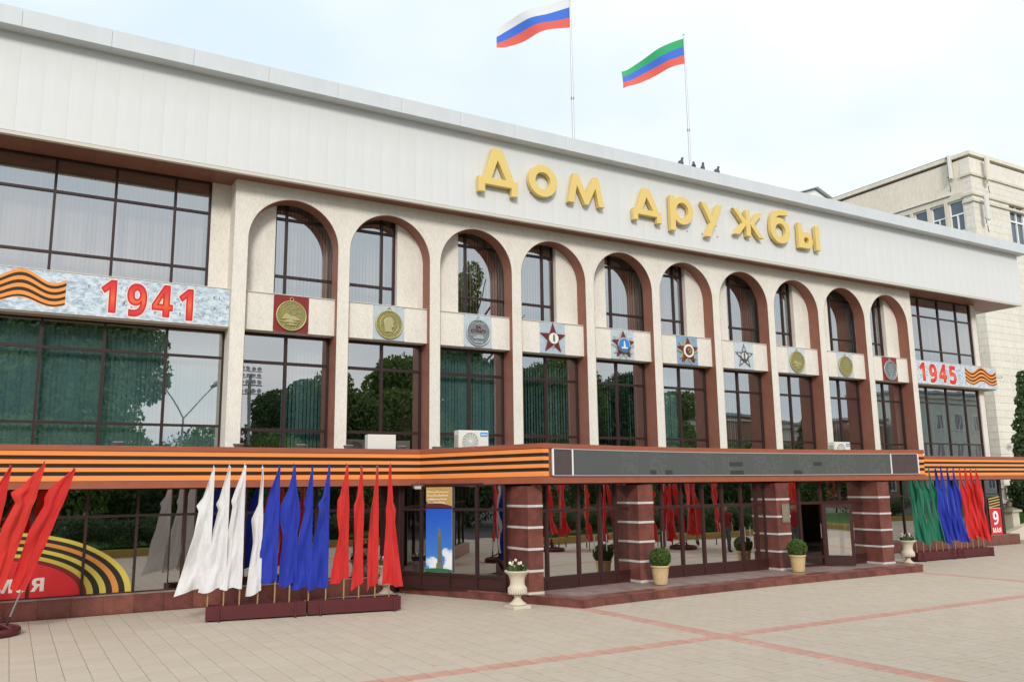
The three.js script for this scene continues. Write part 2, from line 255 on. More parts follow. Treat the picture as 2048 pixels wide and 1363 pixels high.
// glazed wings to both sides
function wing(m, s) { // m mirrors x about the middle for the right wing
  const X = (x) => (m ? 2 * MID - x : x), two = (a, b) => [Math.min(X(a), X(b)), Math.max(X(a), X(b))], xEnd = m ? -0.62 : -3.2;
  const bars = (list) => list.map(X).sort((a, b) => a - b);
  const upX = bars([xEnd, -0.88, 0.40, 1.68, 3.02, 3.84].filter((v) => v >= xEnd + 0.5 || v === xEnd)), loX = bars([xEnd, -0.92, 0.36, 1.65, 3.0, 4.33].filter((v) => v >= xEnd + 0.5 || v === xEnd));
  glazing('wing_window', house, [upX[0], -0.6], [upX[upX.length - 1], -0.6], upX.map((x) => x - upX[0]), [LEDGE1 + 0.02, 8.0, 9.45, SOFFIT - 0.03], { seed: 40 + s, bar: 0.06 });
  glazing('wing_window', house, [loX[0], -0.6], [loX[loX.length - 1], -0.6], loX.map((x) => x - loX[0]), [3.3, 4.12, 5.8, 6.46], { seed: 50 + s, bar: 0.06 });
  const [a, b] = two(3.87, 4.34); add('wing_wall', bx(a, b, LEDGE1 + 0.02, SOFFIT - 0.004, -0.9, -0.56), M.stucco, house);
  const [c, d] = two(xEnd - 0.35, xEnd - 0.03); add('corner_post', bx(c, d, 0, SOFFIT - 0.004, -1.2, -0.5), M.stucco, house);
  const [e, f] = two(xEnd - (m ? 0.75 : 0.35), 4.338); const sp = group('wing_spandrel', house); add('panel', bx(e, f, LEDGE0, LEDGE1, -0.72, -0.16), M.stucco, sp); add('coping', bx(e, f, LEDGE1, LEDGE1 + 0.02, -0.72, -0.13), M.lip, sp); add('underside', bx(e, f, LEDGE0 - 0.03, LEDGE0, -0.72, -0.17), M.under, sp);
}
wing(false, 1); wing(true, 2);
// fascia of upright panels, cap and soffit
{
  const f = group('fascia', house), n = 85, w = (XR - XL) / n, rng = rand(9), pg = new THREE.BoxGeometry(w - 0.0014, CAPY - SOFFIT - 0.06, 0.05), ms = [M.white, M.whiteB, M.whiteC, M.white];
  const mg = metreUV(pg); add('backing', bx(XL, XR, SOFFIT + 0.01, CAPY, 0.2, 0.455), M.seam, f);
  for (let i = 0; i < n; i++) { const p = add('panel', mg, ms[Math.floor(rng() * 4)], f); p.position.set(XL + (i + 0.5) * w, (CAPY + SOFFIT) / 2 + 0.03, 0.475); }
  add('lip', bx(XL, XR, SOFFIT - 0.03, SOFFIT + 0.045, 0.4, 0.515), M.lip, f);
  const c = group('roof_cap', house), cw = (XR - XL + 0.4) / 24, cg = bx(-cw / 2 + 0.003, cw / 2 - 0.003, 0, 0.42, -0.5, 0.42);
  for (let i = 0; i < 24; i++) { const p = add('cap_panel', cg, M.cap, c); p.position.set(XL - 0.1 + (i + 0.5) * cw, CAPY, 0.43); }
  add('backing', bx(XL, XR, CAPY + 0.01, CAPY + 0.38, 0, 0.8), M.seam, c);
  const s = group('soffit', house), sn = 33, sw = (XR - XL) / sn, sg = bx(-sw / 2 + 0.003, sw / 2 - 0.003, -0.02, 0, -1.2, 0.39);
  for (let i = 0; i < sn; i++) { const p = add('soffit_panel', sg, i % 3 ? M.soffit : M.soffitB, s); p.position.set(XL + (i + 0.5) * sw, SOFFIT + 0.02, 0); }
  add('side_fascia', bx(XR - 0.06, XR - 0.01, SOFFIT, CAPY, -18, 0.45), M.white, house); add('side_fascia', bx(XL + 0.01, XL + 0.06, SOFFIT, CAPY, -18, 0.45), M.white, house);
  add('roof', bx(XL, XR, CAPY - 0.15, CAPY - 0.02, -18, 0.4), M.greyStone, house);
  add('side_soffit', bx(36.4, XR - 0.07, SOFFIT + 0.021, SOFFIT + 0.06, -18, -1.2), M.lip, house);
  add('side_wall', bx(36.15, 36.4, 0, SOFFIT, -18, -1.2), M.stucco, house); add('side_wall', bx(-3.6, -3.3, 0, SOFFIT, -18, -1.2), M.stucco, house);
  add('rear_wall', bx(-3.6, 36.4, 0, SOFFIT, -18.3, -18), M.stucco, house);
  // rooms behind the glass
  add('room_wall', bx(-3.3, 36.1, 0.2, SOFFIT - 0.1, -6.2, -6), M.room, house); add('room_ceiling', bx(-3.3, 36.1, SOFFIT - 0.14, SOFFIT - 0.1, -6, -0.75), M.room, house);
  add('room_floor', bx(-3.3, 36.1, 3.1, 3.28, -6, -0.62), M.roomFloor, house); add('room_floor', bx(-3.3, 36.1, LEDGE0 + 0.05, LEDGE1 - 0.1, -6, -0.725), M.roomFloor, house); add('room_floor', bx(-3.3, 35.9, 0.12, 0.2, -6, 0.05), M.roomFloor, house);
  for (const x of [4.5, 9.9, 15.2, 20.5, 25.8, 31.0]) add('room_partition', bx(x - 0.06, x + 0.06, 3.3, SOFFIT - 0.15, -6, -0.95), M.room, house);
}
// vertical blinds behind the first-floor windows: real slats, too narrow to pick apart
function blinds(x0, x1, y0, y1, z, mat, open, seed) {
  const rng = rand(seed), list = [], w = 0.105; for (let x = x0; x < x1; x += w * 0.93) { const a = open + (rng() - 0.5) * 0.35; list.push(new THREE.BoxGeometry(w, y1 - y0, 0.003).rotateY(a).translate(x, (y0 + y1) / 2, z)); }
  const m = add('vertical_blind', merge(list), mat, house); m.userData.kind = 'stuff'; return m;
}
blinds(-3.1, 4.3, 3.35, 6.35, -0.82, M.blind, 0.35, 3);
for (let i = 1; i <= 10; i++) { if (i === 2) continue; blinds(openL(i) + 0.1 + (i === 1 ? 1.1 : 0), openR(i) - (i > 5 ? 0.9 : 0.1), 3.35, 6.35, -0.78, M.blind, 0.3 + (i % 3) * 0.25, 60 + i); }

blinds(-3.1, 3.8, 7.6, 10.05, -1.0, M.curtain, 0.5, 4); blinds(31.8, 36.0, 7.6, 10.05, -1.0, M.curtain, 0.5, 5); blinds(31.3, 36.0, 3.35, 6.35, -1.0, M.curtain, 0.5, 6);
for (const k of [1, 3, 5, 7, 9]) { const c = X1 + (k - 1) * BAY + PW / 2; blinds(c - 1.6, c + 1.6, 7.55, 9.95, -1.0, M.curtain, 0.7, 30 + k); }

// canopy that runs along the ground floor and swings out over the entrance
const canPts = [[-5, 1.0], [8.95, 1.0], [10.35, 4.62], ...arcPts(10.7, 23.7, 4.62, 0.95, 26), [24.15, 4.66], [25.3, 1.0], [41, 1.0], [41, -6]];
{
  const c = group('canopy', house);
  add('upper_trim', wallAlong(canPts, 3.43, CAN1, 0.12, 0.02), M.trim, c);
  add('lower_trim', wallAlong(canPts, CAN0, 2.79, 0.12, 0.02), M.trim, c);
  add('face', wallAlong(canPts, 2.78, 3.44, 0.08, -0.012), M.brown, c);
  add('soffit', slabPlan([[-5, -0.8], ...canPts.slice(0, -1).map(([x, z]) => [x, z - 0.06]), [40.9, 0.94], [40.9, -6], [36.2, -6], [36.2, -0.8]], CAN0 + 0.012, CAN0 + 0.05), M.under, c);
  add('deck', slabPlan([[-5, -0.8], ...canPts.slice(0, -1).map(([x, z]) => [x, z - 0.1]), [40.9, 0.9], [40.9, -6], [36.2, -6], [36.2, -0.8]], 3.28, 3.36), M.greyStone, c);
}
// ribbon banners on the canopy: orange and black print
{
  const ribbon = canvasTex(16, 256, (x, w, h) => { x.fillStyle = '#f49449'; x.fillRect(0, 0, w, h); x.fillStyle = '#1d1613'; const b = h / 10.2; for (let k = 0; k < 3; k++) x.fillRect(0, b * (1.55 + k * 2.75), w, b * 1.35); });
  ribbon.wrapS = ribbon.wrapT = THREE.RepeatWrapping; const y0 = 2.80, y1 = 3.42; ribbon.repeat.set(1, 1 / (y1 - y0)); ribbon.offset.set(0, -y0 / (y1 - y0)); const rm = S('#ffffff', { map: ribbon, roughness: 0.75, bumpMap: rep(bWavy, 0.8, 0.5), bumpScale: 0.03 });
  const strip = (pts) => wallAlong(pts, y0, y1, 0.01, 0.0);
  tag(add('ribbon_banner', strip([[-4.9, 1.0], [8.95, 1.0], [10.35, 4.62], [10.52, 4.585]]), rm), 'orange and black striped banner on the canopy behind white, blue and red flags', 'banner');
  tag(add('ribbon_banner', strip([[23.95, 4.625], [24.15, 4.66], [25.3, 1.0], [40.9, 1.0]]), rm), 'orange and black striped banner on the canopy above green, blue and red flags', 'banner');
}
// ground floor glazing, plinth, steps, columns, doors
const GZ = 0.1;
{
  const ys = [0.40, 2.05, CAN0];
  glazing('shop_window', house, [-4.6, GZ], [8.55, GZ], Array.from({ length: 14 }, (_, i) => i === 13 ? 13.15 : i * 1.015), ys, { glass: M.glassLow, seed: 70, bar: 0.055 });
  glazing('shop_window', house, [8.6, 0.72], [10.0, 3.5], [0, 0.62, 1.5, 2.3, 3.1], [0.2, 0.52, 2.05, CAN0], { glass: M.glassLow, seed: 71, skip: [[0, 0], [1, 0], [2, 0], [3, 0]], bar: 0.06 });
  add('glazing_return', bx(8.5, 8.62, 0.2, CAN0, GZ - 0.05, 0.72), M.frame, house);
  const xr = Array.from({ length: 11 }, (_, i) => i * 1.07); glazing('shop_window', house, [25.1, GZ], [35.85, GZ], xr, ys, { glass: M.glassLow, seed: 72, bar: 0.055 });
  add('glazing_end', bx(35.8, 35.95, 0.2, CAN0, -1.2, GZ + 0.04), M.frame, house);
  add('kick_panel', wallAlong([[8.6, 0.75], [10.0, 3.53]], 0.2, 0.5, 0.04, 0.0), M.frameL, house);
  // plinth of polished granite slabs
  const slabs = (parent, pts, y0, y1, th, step, seed) => { const rng = rand(seed); for (let i = 0; i < pts.length - 1; i++) { const [a, b] = [pts[i], pts[i + 1]], L = Math.hypot(b[0] - a[0], b[1] - a[1]), n = Math.max(1, Math.round(L / step)); for (let k = 0; k < n; k++) { const t0 = (k + 0.003) / n, t1 = (k + 1 - 0.003) / n, q = (t) => [a[0] + (b[0] - a[0]) * t, a[1] + (b[1] - a[1]) * t]; add('granite_slab', wallAlong([q(t0), q(t1)], y0, y1, th, (rng() - 0.5) * 0.003), M.granite[Math.floor(rng() * 4)], parent); } } };
  const pl = group('plinth', house); slabs(pl, [[-4.8, 0.32], [8.62, 0.32]], 0, 0.38, 0.05, 0.62, 11); add('sill', bx(-4.8, 8.6, 0.381, 0.402, 0.02, 0.335), M.treadStone, pl);
  slabs(pl, [[25.2, 0.32], [36.6, 0.32]], 0, 0.38, 0.05, 0.75, 12); slabs(pl, [[36.6, 0.32], [36.6, -1.4]], 0, 0.38, 0.05, 0.75, 13); add('sill', bx(25.2, 36.58, 0.381, 0.402, -0.2, 0.335), M.treadStone, pl); add('core', bx(25.2, 36.5, 0, 0.37, -1.4, 0.26), M.greyStone, pl); add('core', bx(-4.8, 8.5, 0, 0.37, -0.4, 0.26), M.greyStone, pl);
  const st = group('entrance_step', house), front = [[8.62, 0.5], [10.75, 5.5], ...arcPts(11.4, 22.6, 5.45, 0.22, 14).map(([x, z]) => [x, z - (x - 10.7) * 0.03]), [23.1, 5.02], [24.6, 0.5]];
  slabs(st, front, 0, 0.165, 0.05, 0.9, 14);
  add('tread', slabPlan([...front.map(([x, z], i) => [x, z - 0.01]), [24.5, 0.2], [8.7, 0.2]], 0.166, 0.2), M.treadStone, st);
  add('nosing', wallAlong(front, 0.166, 0.203, 0.32, 0.015), M.granite[2], st);
  // four granite columns with white bands
  for (const [x0, x1, z0, z1] of [[10.13, 10.52, 3.3, 4.28], [13.62, 14.1, 3.2, 3.86], [18.6, 19.12, 3.1, 3.78], [22.3, 22.82, 3.4, 4.32]]) {
    const col = group('column', house); add('base_band', bx(x0 - 0.01, x1 + 0.01, 0.204, 0.26, z0, z1 + 0.01), M.band, col); const h = (CAN0 - 0.26) / 5;
    for (let k = 0; k < 5; k++) { const y = 0.26 + k * h; add('granite_block', bx(x0, x1, y + 0.002, y + h - 0.055, z0, z1), M.granite[(k + Math.round(x0)) % 4], col); if (k < 4) add('white_band', bx(x0 - 0.008, x1 + 0.008, y + h - 0.053, y + h, z0, z1 + 0.008), M.band, col); }
  }
  // entrance bays
  const dy = [0.2, 0.46, 2.0, CAN0];
  const bay = (a, b, fr, open = []) => { const L = Math.hypot(b[0] - a[0], b[1] - a[1]), xs = fr.map((f) => f * L), g = glazing('entrance_glazing', house, a, b, xs, dy, { glass: M.glassDoor, frame: M.frameL, bar: 0.075, seed: Math.round(a[0] * 3), skip: [...xs.keys()].map((i) => [i, 0]).concat(open.map((i) => [i, 1])) });
    for (let i = 0; i < xs.length - 1; i++) if (!open.includes(i)) add('kick_panel', bx(xs[i] + 0.03, xs[i + 1] - 0.03, 0.21, 0.5, -0.03, 0.03), M.frameL, g); return g; };
  const g1 = bay([10.5, 3.78], [13.66, 3.42], [0, 0.15, 0.46, 0.68, 0.85, 1]), g2 = bay([14.08, 3.40], [18.62, 3.32], [0, 0.15, 0.3, 0.47, 0.63, 0.79, 0.92, 1]), g3 = bay([19.1, 3.32], [22.34, 3.72], [0, 0.25, 0.5, 0.72, 1], [1]);
  for (const [g, xs] of [[g1, [1.9, 2.3]], [g2, [0.6, 0.72, 3.6, 3.8]], [g3, [1.5]]]) for (const x of xs) add('door_handle', rod([x, 1.0, 0.09], [x, 1.4, 0.09], 0.014), M.metal, g);
  const leaf = group('door_leaf', house, [20.75, 0, 3.55]); leaf.rotation.y = -0.95; add('leaf_frame', merge([bx(0, 0.09, 0.22, 1.96, -0.025, 0.025), bx(0.72, 0.81, 0.22, 1.96, -0.025, 0.025), bx(0.09, 0.72, 1.86, 1.96, -0.024, 0.024), bx(0.09, 0.72, 0.22, 0.5, -0.024, 0.024)]), M.frameL, leaf); add('pane', new THREE.PlaneGeometry(0.64, 1.38).translate(0.405, 1.18, 0), M.glassDoor, leaf);
}

// ------------------------------------------------------------------ gold letters on the fascia
{
  const sign = tag(group('sign_lettering'), 'raised gold letters reading Дом дружбы on the white fascia', 'sign'); sign.position.set(0, 0, 0.56);
  const D = 0.13; let lift = 0;
  const poly = (pts, holes = []) => { const s = new THREE.Shape(pts.map(([x, y]) => new THREE.Vector2(x, y))); for (const h of holes) s.holes.push(h); return s; };
  const ring = (cx, cy, ro, ri, sx = 1) => { const s = new THREE.Shape(); s.absellipse(cx, cy, ro * sx, ro, 0, Math.PI * 2); const h = new THREE.Path(); h.absellipse(cx, cy, ri * sx, ri, 0, Math.PI * 2, true); s.holes.push(h); return s; };
  const bar = (x0, y0, x1, y1, w) => { const dx = x1 - x0, dy = y1 - y0, l = Math.hypot(dx, dy), nx = -dy / l * w / 2, ny = dx / l * w / 2; return poly([[x0 + nx, y0 + ny], [x1 + nx, y1 + ny], [x1 - nx, y1 - ny], [x0 - nx, y0 - ny]]); };
  const cut = (x0, x1, y0, y1, w) => poly([[x0 - w / 2, y0], [x0 + w / 2, y0], [x1 + w / 2, y1], [x1 - w / 2, y1]]); // slanted stroke with level ends
  const letter = (shapes) => { const gs = shapes.map((s, k) => new THREE.ExtrudeGeometry(s, { depth: D + k * 0.0025, bevelEnabled: true, bevelSize: 0.008, bevelThickness: 0.008, bevelSegments: 1, curveSegments: 24 })); const L = add('letter', merge(gs), M.gold, sign); return L; };
  const de = (x0, x1, y0, y1, leg, bar2, w, top) => { const cx = (x0 + x1) / 2 - 0.02, in0 = x0 + 0.16 * (x1 - x0), in1 = x1 - 0.14 * (x1 - x0), yb = y0 + leg; const h = new THREE.Path(); const t = y1 - w * 1.65, k = 0.62; h.moveTo(in0 + w * 1.05, yb + bar2); h.lineTo(in1 - w * 1.0, yb + bar2); h.lineTo(cx, t); h.closePath();
    return poly([[x0, y0], [x0 + w, y0], [x0 + w, yb], [x1 - w, yb], [x1 - w, y0], [x1, y0], [x1, yb + bar2], [in1 + 0.05, yb + bar2], [cx + top, y1], [cx - top, y1], [in0 - 0.03, yb + bar2], [x0, yb + bar2]], [h]); };
  letter([de(10.86, 12.15, 10.87, 12.22, 0.24, 0.2, 0.2, 0.15)]);
  letter([ring(13.03, 11.53, 0.49, 0.27)]);
  letter([poly([[13.93, 11.05], [14.13, 11.05], [14.25, 11.62], [14.55, 11.05], [14.66, 11.05], [14.95, 11.62], [15.07, 11.05], [15.27, 11.05], [15.06, 11.98], [14.91, 11.98], [14.6, 11.4], [14.29, 11.98], [14.14, 11.98]])]);
  letter([de(16.42, 17.55, 10.88, 11.97, 0.2, 0.17, 0.17, 0.13)]);
  { const h = ring(18.47, 11.47, 0.47, 0.27, 0.98); letter([h, poly([[17.95, 10.75], [18.15, 10.75], [18.15, 11.92], [17.95, 11.92]])]); }
  letter([cut(19.42, 19.86, 11.92, 11.17, 0.22), cut(19.56, 20.16, 10.75, 11.92, 0.22)]);
  letter([poly([[21.38, 11.03], [21.57, 11.03], [21.57, 11.95], [21.38, 11.95]]), cut(20.9, 21.36, 11.03, 11.53, 0.22), cut(20.88, 21.34, 11.94, 11.45, 0.22), cut(22.06, 21.6, 11.03, 11.53, 0.22), cut(22.06, 21.6, 11.94, 11.45, 0.22)]);
  { const s = new THREE.Shape(); s.moveTo(22.58, 11.45); s.bezierCurveTo(22.58, 12.0, 22.72, 12.2, 23.1, 12.22); s.lineTo(23.46, 12.26); s.lineTo(23.46, 12.07); s.lineTo(23.12, 12.04); s.bezierCurveTo(22.92, 12.02, 22.8, 11.9, 22.78, 11.6); s.lineTo(22.78, 11.45); s.closePath(); letter([ring(23.06, 11.46, 0.47, 0.26, 1.02), s]); }
  { const h = new THREE.Path(); h.absellipse(24.38, 11.28, 0.13, 0.12, 0, Math.PI * 2, true); const s = new THREE.Shape(); s.moveTo(23.99, 10.98); s.lineTo(24.42, 10.98); s.absellipse(24.42, 11.28, 0.29, 0.3, -Math.PI / 2, Math.PI / 2, false); s.lineTo(24.19, 11.58); s.lineTo(24.19, 11.9); s.lineTo(23.99, 11.9); s.closePath(); s.holes.push(h); letter([s, poly([[24.9, 10.98], [25.1, 10.98], [25.1, 11.9], [24.9, 11.9]])]); }
  for (const L of [...sign.children]) { const b = new THREE.Box3().setFromObject(L), pins = []; for (const f of [0.15, 0.85]) pins.push(cyl(0, 0, 0, 0.012, 0.012, 0.07, 6).rotateX(-Math.PI / 2).translate(b.min.x + (b.max.x - b.min.x) * f, b.min.y + 0.12, 0)); add('fixing_pin', merge(pins), M.metalDark, sign); }
}

// ------------------------------------------------------------------ year banners of the wings (flat print)
function yearBanner(year, mirror, w, h) {
  return canvasTex(2048, Math.round(2048 * h / w), (x, W, H) => {
    const r = rand(mirror ? 77 : 33); x.fillStyle = '#cbd8e3'; x.fillRect(0, 0, W, H);
    for (let k = 0; k < 7000; k++) { const px = r() * W, py = r() * H, s = 2 + r() * 22, v = r(); x.fillStyle = v < 0.45 ? `rgba(225,236,242,${0.10 + r() * 0.3})` : v < 0.8 ? `rgba(120,146,168,${0.08 + r() * 0.22})` : `rgba(88,110,132,${0.05 + r() * 0.16})`; x.beginPath(); x.ellipse(px, py, s, s * (0.2 + 0.4 * r()), (r() - 0.5) * 0.8, 0, 7); x.fill(); }
    for (let k = 0; k < 120; k++) { const px = r() * W, py = H * (0.2 + 0.6 * r()), s = 3 + r() * 7; x.fillStyle = `rgba(60,80,100,${0.2 + r() * 0.4})`; x.fillRect(px, py, s, s * 2.4); x.beginPath(); x.arc(px + s / 2, py, s * 0.6, 0, 7); x.fill(); }
    const ox = mirror ? W * 0.6 : W * 0.16, rw = W * (mirror ? 0.39 : 0.3);
    const band = (t, k) => { const X = ox + t * rw, a = H * (0.14 + k * 0.64), y = a + Math.sin(t * Math.PI * 3.2 - (mirror ? 0.6 : 0.9)) * H * 0.14 * (1 - 0.35 * k); return [X, y]; };
    for (const [k0, k1, col] of [[0, 1, '#f0953f'], [0.12, 0.24, '#20160f'], [0.38, 0.5, '#20160f'], [0.64, 0.76, '#20160f'], [0.9, 0.97, '#20160f']]) { x.fillStyle = col; x.beginPath(); for (let t = 0; t <= 1.001; t += 0.04) x.lineTo(...band(t, k0)); for (let t = 1; t >= -0.001; t -= 0.04) x.lineTo(...band(t, k1)); x.fill(); }
    x.font = `bold ${Math.round(H * 1.1)}px sans-serif`; x.textBaseline = 'alphabetic'; const tx = mirror ? W * 0.055 : W * 0.565, step = mirror ? W * 0.115 : W * 0.085, sq = mirror ? 0.95 : 0.8;
    for (const [i, ch] of [...year].entries()) { const cx = 0, cy = H * (0.885 + (i % 2 ? 0.02 : -0.02)); x.save(); x.translate(tx + i * step, 0); x.scale(sq, 1); x.fillStyle = '#3a1512'; x.fillText(ch, cx + W * 0.006, cy + H * 0.03); x.lineJoin = 'round'; x.lineWidth = 28; x.strokeStyle = '#f3e3cf'; x.strokeText(ch, cx, cy); const g = x.createLinearGradient(0, H * 0.15, 0, H * 0.9); g.addColorStop(0, '#d8262c'); g.addColorStop(0.5, '#ee6a33'); g.addColorStop(1, '#d2222c'); x.fillStyle = g; x.lineWidth = 15; x.lineJoin = 'round'; x.strokeStyle = '#c4242a'; x.fillText(ch, cx, cy); x.strokeText(ch, cx, cy); x.restore(); }
  });
}
{
  const w = 6.6, l = board('year_banner', w, 0.93, 0.02, yearBanner('1941', false, w, 0.93), M.lip); l.position.set(4.33 - w / 2, (LEDGE0 + LEDGE1) / 2, -0.145); tag(l, 'wide printed banner with 1941 and a striped ribbon on the building', 'banner');
  const w2 = 5.8, r = board('year_banner', w2, 0.93, 0.02, yearBanner('1945', true, w2, 0.93), M.lip); r.position.set(31.2 + w2 / 2, (LEDGE0 + LEDGE1) / 2, -0.145); tag(r, 'printed banner whose striped ribbon ends at the building corner, dated 1945', 'banner');
}

// ------------------------------------------------------------------ ten medal boards on the spandrels
function starShape(R, r, n = 5, rot = Math.PI / 2) { const s = new THREE.Shape(); for (let k = 0; k < n * 2; k++) { const a = rot + k * Math.PI / n, q = k % 2 ? r : R; s[k ? 'lineTo' : 'moveTo'](Math.cos(a) * q, Math.sin(a) * q); } s.closePath(); return s; }
const ext = (s, d, b = 0.008, z = 0) => metreUV(new THREE.ExtrudeGeometry(s, { depth: d, bevelEnabled: b > 0, bevelSize: b, bevelThickness: b, bevelSegments: 2, curveSegments: 28 }).translate(0, 0, z));
const disc = (R, d, z, n = 40) => new THREE.CylinderGeometry(R, R, d, n).rotateX(Math.PI / 2).translate(0, 0, z);
const kinds = [
  ['#8e2424', 'disc', 'gold medal with mountain relief on a red board'], ['#c9d4de', 'disc', 'gold medal with a profile relief on a pale blue board'], ['#cbd7e0', 'silver', 'dark silver medal with red lettering on a pale board'],
  ['#bfd0dc', 'redstar', 'dark red five pointed star order with white centre on a board'], ['#cdd9e2', 'victory', 'order with star and bright blue centre on a white board'], ['#8fb0d4', 'sun', 'rayed red and gold star order on a blue board'],
  ['#d2dde6', 'outline', 'slim silver outlined star order on a white board'], ['#d5dfe6', 'disc', 'gold medal with figures relief on a white board'], ['#cfdbe4', 'disc', 'gold medal with wreath relief on a white board'], ['#9c2b2b', 'silver2', 'silver grey medal on a red board'],
];
kinds.forEach(([bg, kind, label], k) => {
  const i = k + 1, off = i === 1 ? 5.87 - 0.005 : (openL(i) + openR(i)) / 2 + [0, 0, 0.02, 0.1, 0, 0, 0.05, 0, 0, 0, 0][i], g = tag(group('medal_board', scene, [off, (LEDGE0 + LEDGE1) / 2, -0.158]), label, 'medal board', 'medal boards under the arches');
  add('board', bx(-0.45, 0.45, -0.47, 0.47, 0, 0.012), S(bg, { map: rep(tGrain, 1), roughness: 0.5 }), g);
  const rng = rand(100 + k), R = 0.39, cy = -0.05;
  if (['disc', 'silver', 'silver2'].includes(kind)) {
    const base = kind === 'disc' ? M.brass : M.silver, li = kind === 'disc' ? M.brassL : M.silverL, d = group('medal', g, [0, cy, 0.012]);
    add('disc', metreUV(disc(R, 0.03, 0.015)), base, d); add('rim', new THREE.TorusGeometry(R - 0.015, 0.018, 8, 48).translate(0, 0, 0.03), li, d); add('ring', new THREE.TorusGeometry(0.045, 0.012, 8, 20).translate(0, R + 0.035, 0.02), li, d);
    const rel = []; if (k === 0 || k === 7) { for (const [x, y, w, h] of [[-0.08, -0.02, 0.34, 0.14], [0.1, -0.06, 0.3, 0.1], [-0.02, -0.14, 0.46, 0.07], [0.02, -0.22, 0.34, 0.05]]) { const s = new THREE.Shape(); s.moveTo(x - w / 2, y - h / 2); s.lineTo(x - w * 0.15, y + h / 2); s.lineTo(x + w * 0.05, y + h * 0.32); s.lineTo(x + w / 2, y - h / 2); s.closePath(); rel.push(ext(s, 0.012 + rng() * 0.01, 0.006, 0.025)); } for (let a = 0; a < 26; a++) { const t = a / 26 * 6.283; rel.push(new THREE.SphereGeometry(0.018, 6, 5).translate(Math.cos(t) * 0.325, Math.sin(t) * 0.325, 0.03)); } }
    else if (k === 1) { const s = new THREE.Shape(); s.moveTo(-0.12, -0.2); s.lineTo(-0.14, 0.0); s.bezierCurveTo(-0.16, 0.16, -0.05, 0.22, 0.05, 0.2); s.lineTo(0.13, 0.1); s.lineTo(0.1, 0.02); s.lineTo(0.13, -0.05); s.lineTo(0.05, -0.1); s.lineTo(0.1, -0.2); s.closePath(); rel.push(ext(s, 0.02, 0.008, 0.025), new THREE.TorusGeometry(0.265, 0.012, 6, 40).translate(0, 0, 0.03)); for (let a = 0; a < 22; a++) { const t = a / 22 * 6.283; rel.push(new THREE.BoxGeometry(0.03, 0.02, 0.012).rotateZ(t).translate(Math.cos(t) * 0.32, Math.sin(t) * 0.32, 0.033)); } }
    else if (k === 2) { for (let a = 0; a < 3; a++) rel.push(new THREE.BoxGeometry(0.13, 0.018, 0.012).rotateZ(0.3).translate(-0.17 + a * 0.16, 0.27, 0.034)); rel.push(new THREE.BoxGeometry(0.34, 0.06, 0.02).translate(0, -0.14, 0.034), new THREE.BoxGeometry(0.18, 0.05, 0.025).translate(0.03, -0.09, 0.034), new THREE.BoxGeometry(0.22, 0.014, 0.02).translate(-0.18, -0.085, 0.036)); for (let a = 0; a < 8; a++) rel.push(new THREE.BoxGeometry(0.03, 0.045, 0.012).translate(-0.13 + a * 0.037, -0.27, 0.033)); const tx = merge(['ЗА', 'ОТВАГУ'].map((w, r2) => { const t = new TextGeometry(w, { font, size: 0.095, depth: 0.014, curveSegments: 3, bevelEnabled: false }); t.computeBoundingBox(); t.translate(-(t.boundingBox.max.x + t.boundingBox.min.x) / 2, 0.12 - r2 * 0.12, 0.028); return t; })); add('lettering', tx, M.ruby, d); }
    else { for (let a = 0; a < 5; a++) rel.push(new THREE.BoxGeometry(0.42 - Math.abs(a - 2) * 0.09, 0.022, 0.014).translate(0, 0.2 - a * 0.075, 0.034)); for (let a = 0; a < 15; a++) { const t = Math.PI + (a + 0.5) / 15 * Math.PI; rel.push(new THREE.SphereGeometry(0.028, 6, 5).scale(1, 0.7, 0.6).translate(Math.cos(t) * 0.29, Math.sin(t) * 0.29, 0.032)); } if (k === 9) rel.push(new THREE.BoxGeometry(0.02, 0.3, 0.014).rotateZ(0.8).translate(0, -0.2, 0.036), new THREE.BoxGeometry(0.02, 0.3, 0.014).rotateZ(-0.8).translate(0, -0.2, 0.038)); }
    add('relief', merge(rel), li, d);
  } else if (kind === 'redstar') {
    const d = group('order', g, [0, -0.02, 0.012]); add('star', ext(starShape(0.46, 0.18), 0.03, 0.012), M.ruby, d); add('edge', ext(starShape(0.2, 0.085), 0.02, 0.006, 0.038), M.silver, d); add('centre', metreUV(disc(0.165, 0.05, 0.05)), M.enamelWhite, d); add('figure', merge([new THREE.CapsuleGeometry(0.03, 0.13, 4, 8).translate(0, -0.01, 0.08), new THREE.SphereGeometry(0.03, 8, 6).translate(0, 0.09, 0.08)]), M.silver, d);
    add('emblem', merge([new THREE.TorusGeometry(0.035, 0.008, 6, 16, 4).translate(0, -0.24, 0.06), new THREE.BoxGeometry(0.07, 0.012, 0.012).rotateZ(0.7).translate(0, -0.24, 0.062)]), M.silverL, d);
  } else if (kind === 'victory' || kind === 'sun') {
    const d = group('order', g, [0, -0.02, 0.012]), v = kind === 'victory'; add('rays', ext(starShape(0.45, v ? 0.29 : 0.25, v ? 10 : 10, Math.PI / 2 + Math.PI / 10), 0.022, 0.01), v ? M.silverL : M.brassL, d); add('star', ext(starShape(0.44, 0.2), 0.03, 0.01, 0.02), M.ruby, d);
    add('ring', metreUV(disc(v ? 0.24 : 0.22, 0.03, 0.065)), v ? M.silverL : M.enamelWhite, d); add('centre', metreUV(disc(v ? 0.2 : 0.15, 0.03, 0.075)), v ? M.enamelBlue : M.ruby, d);
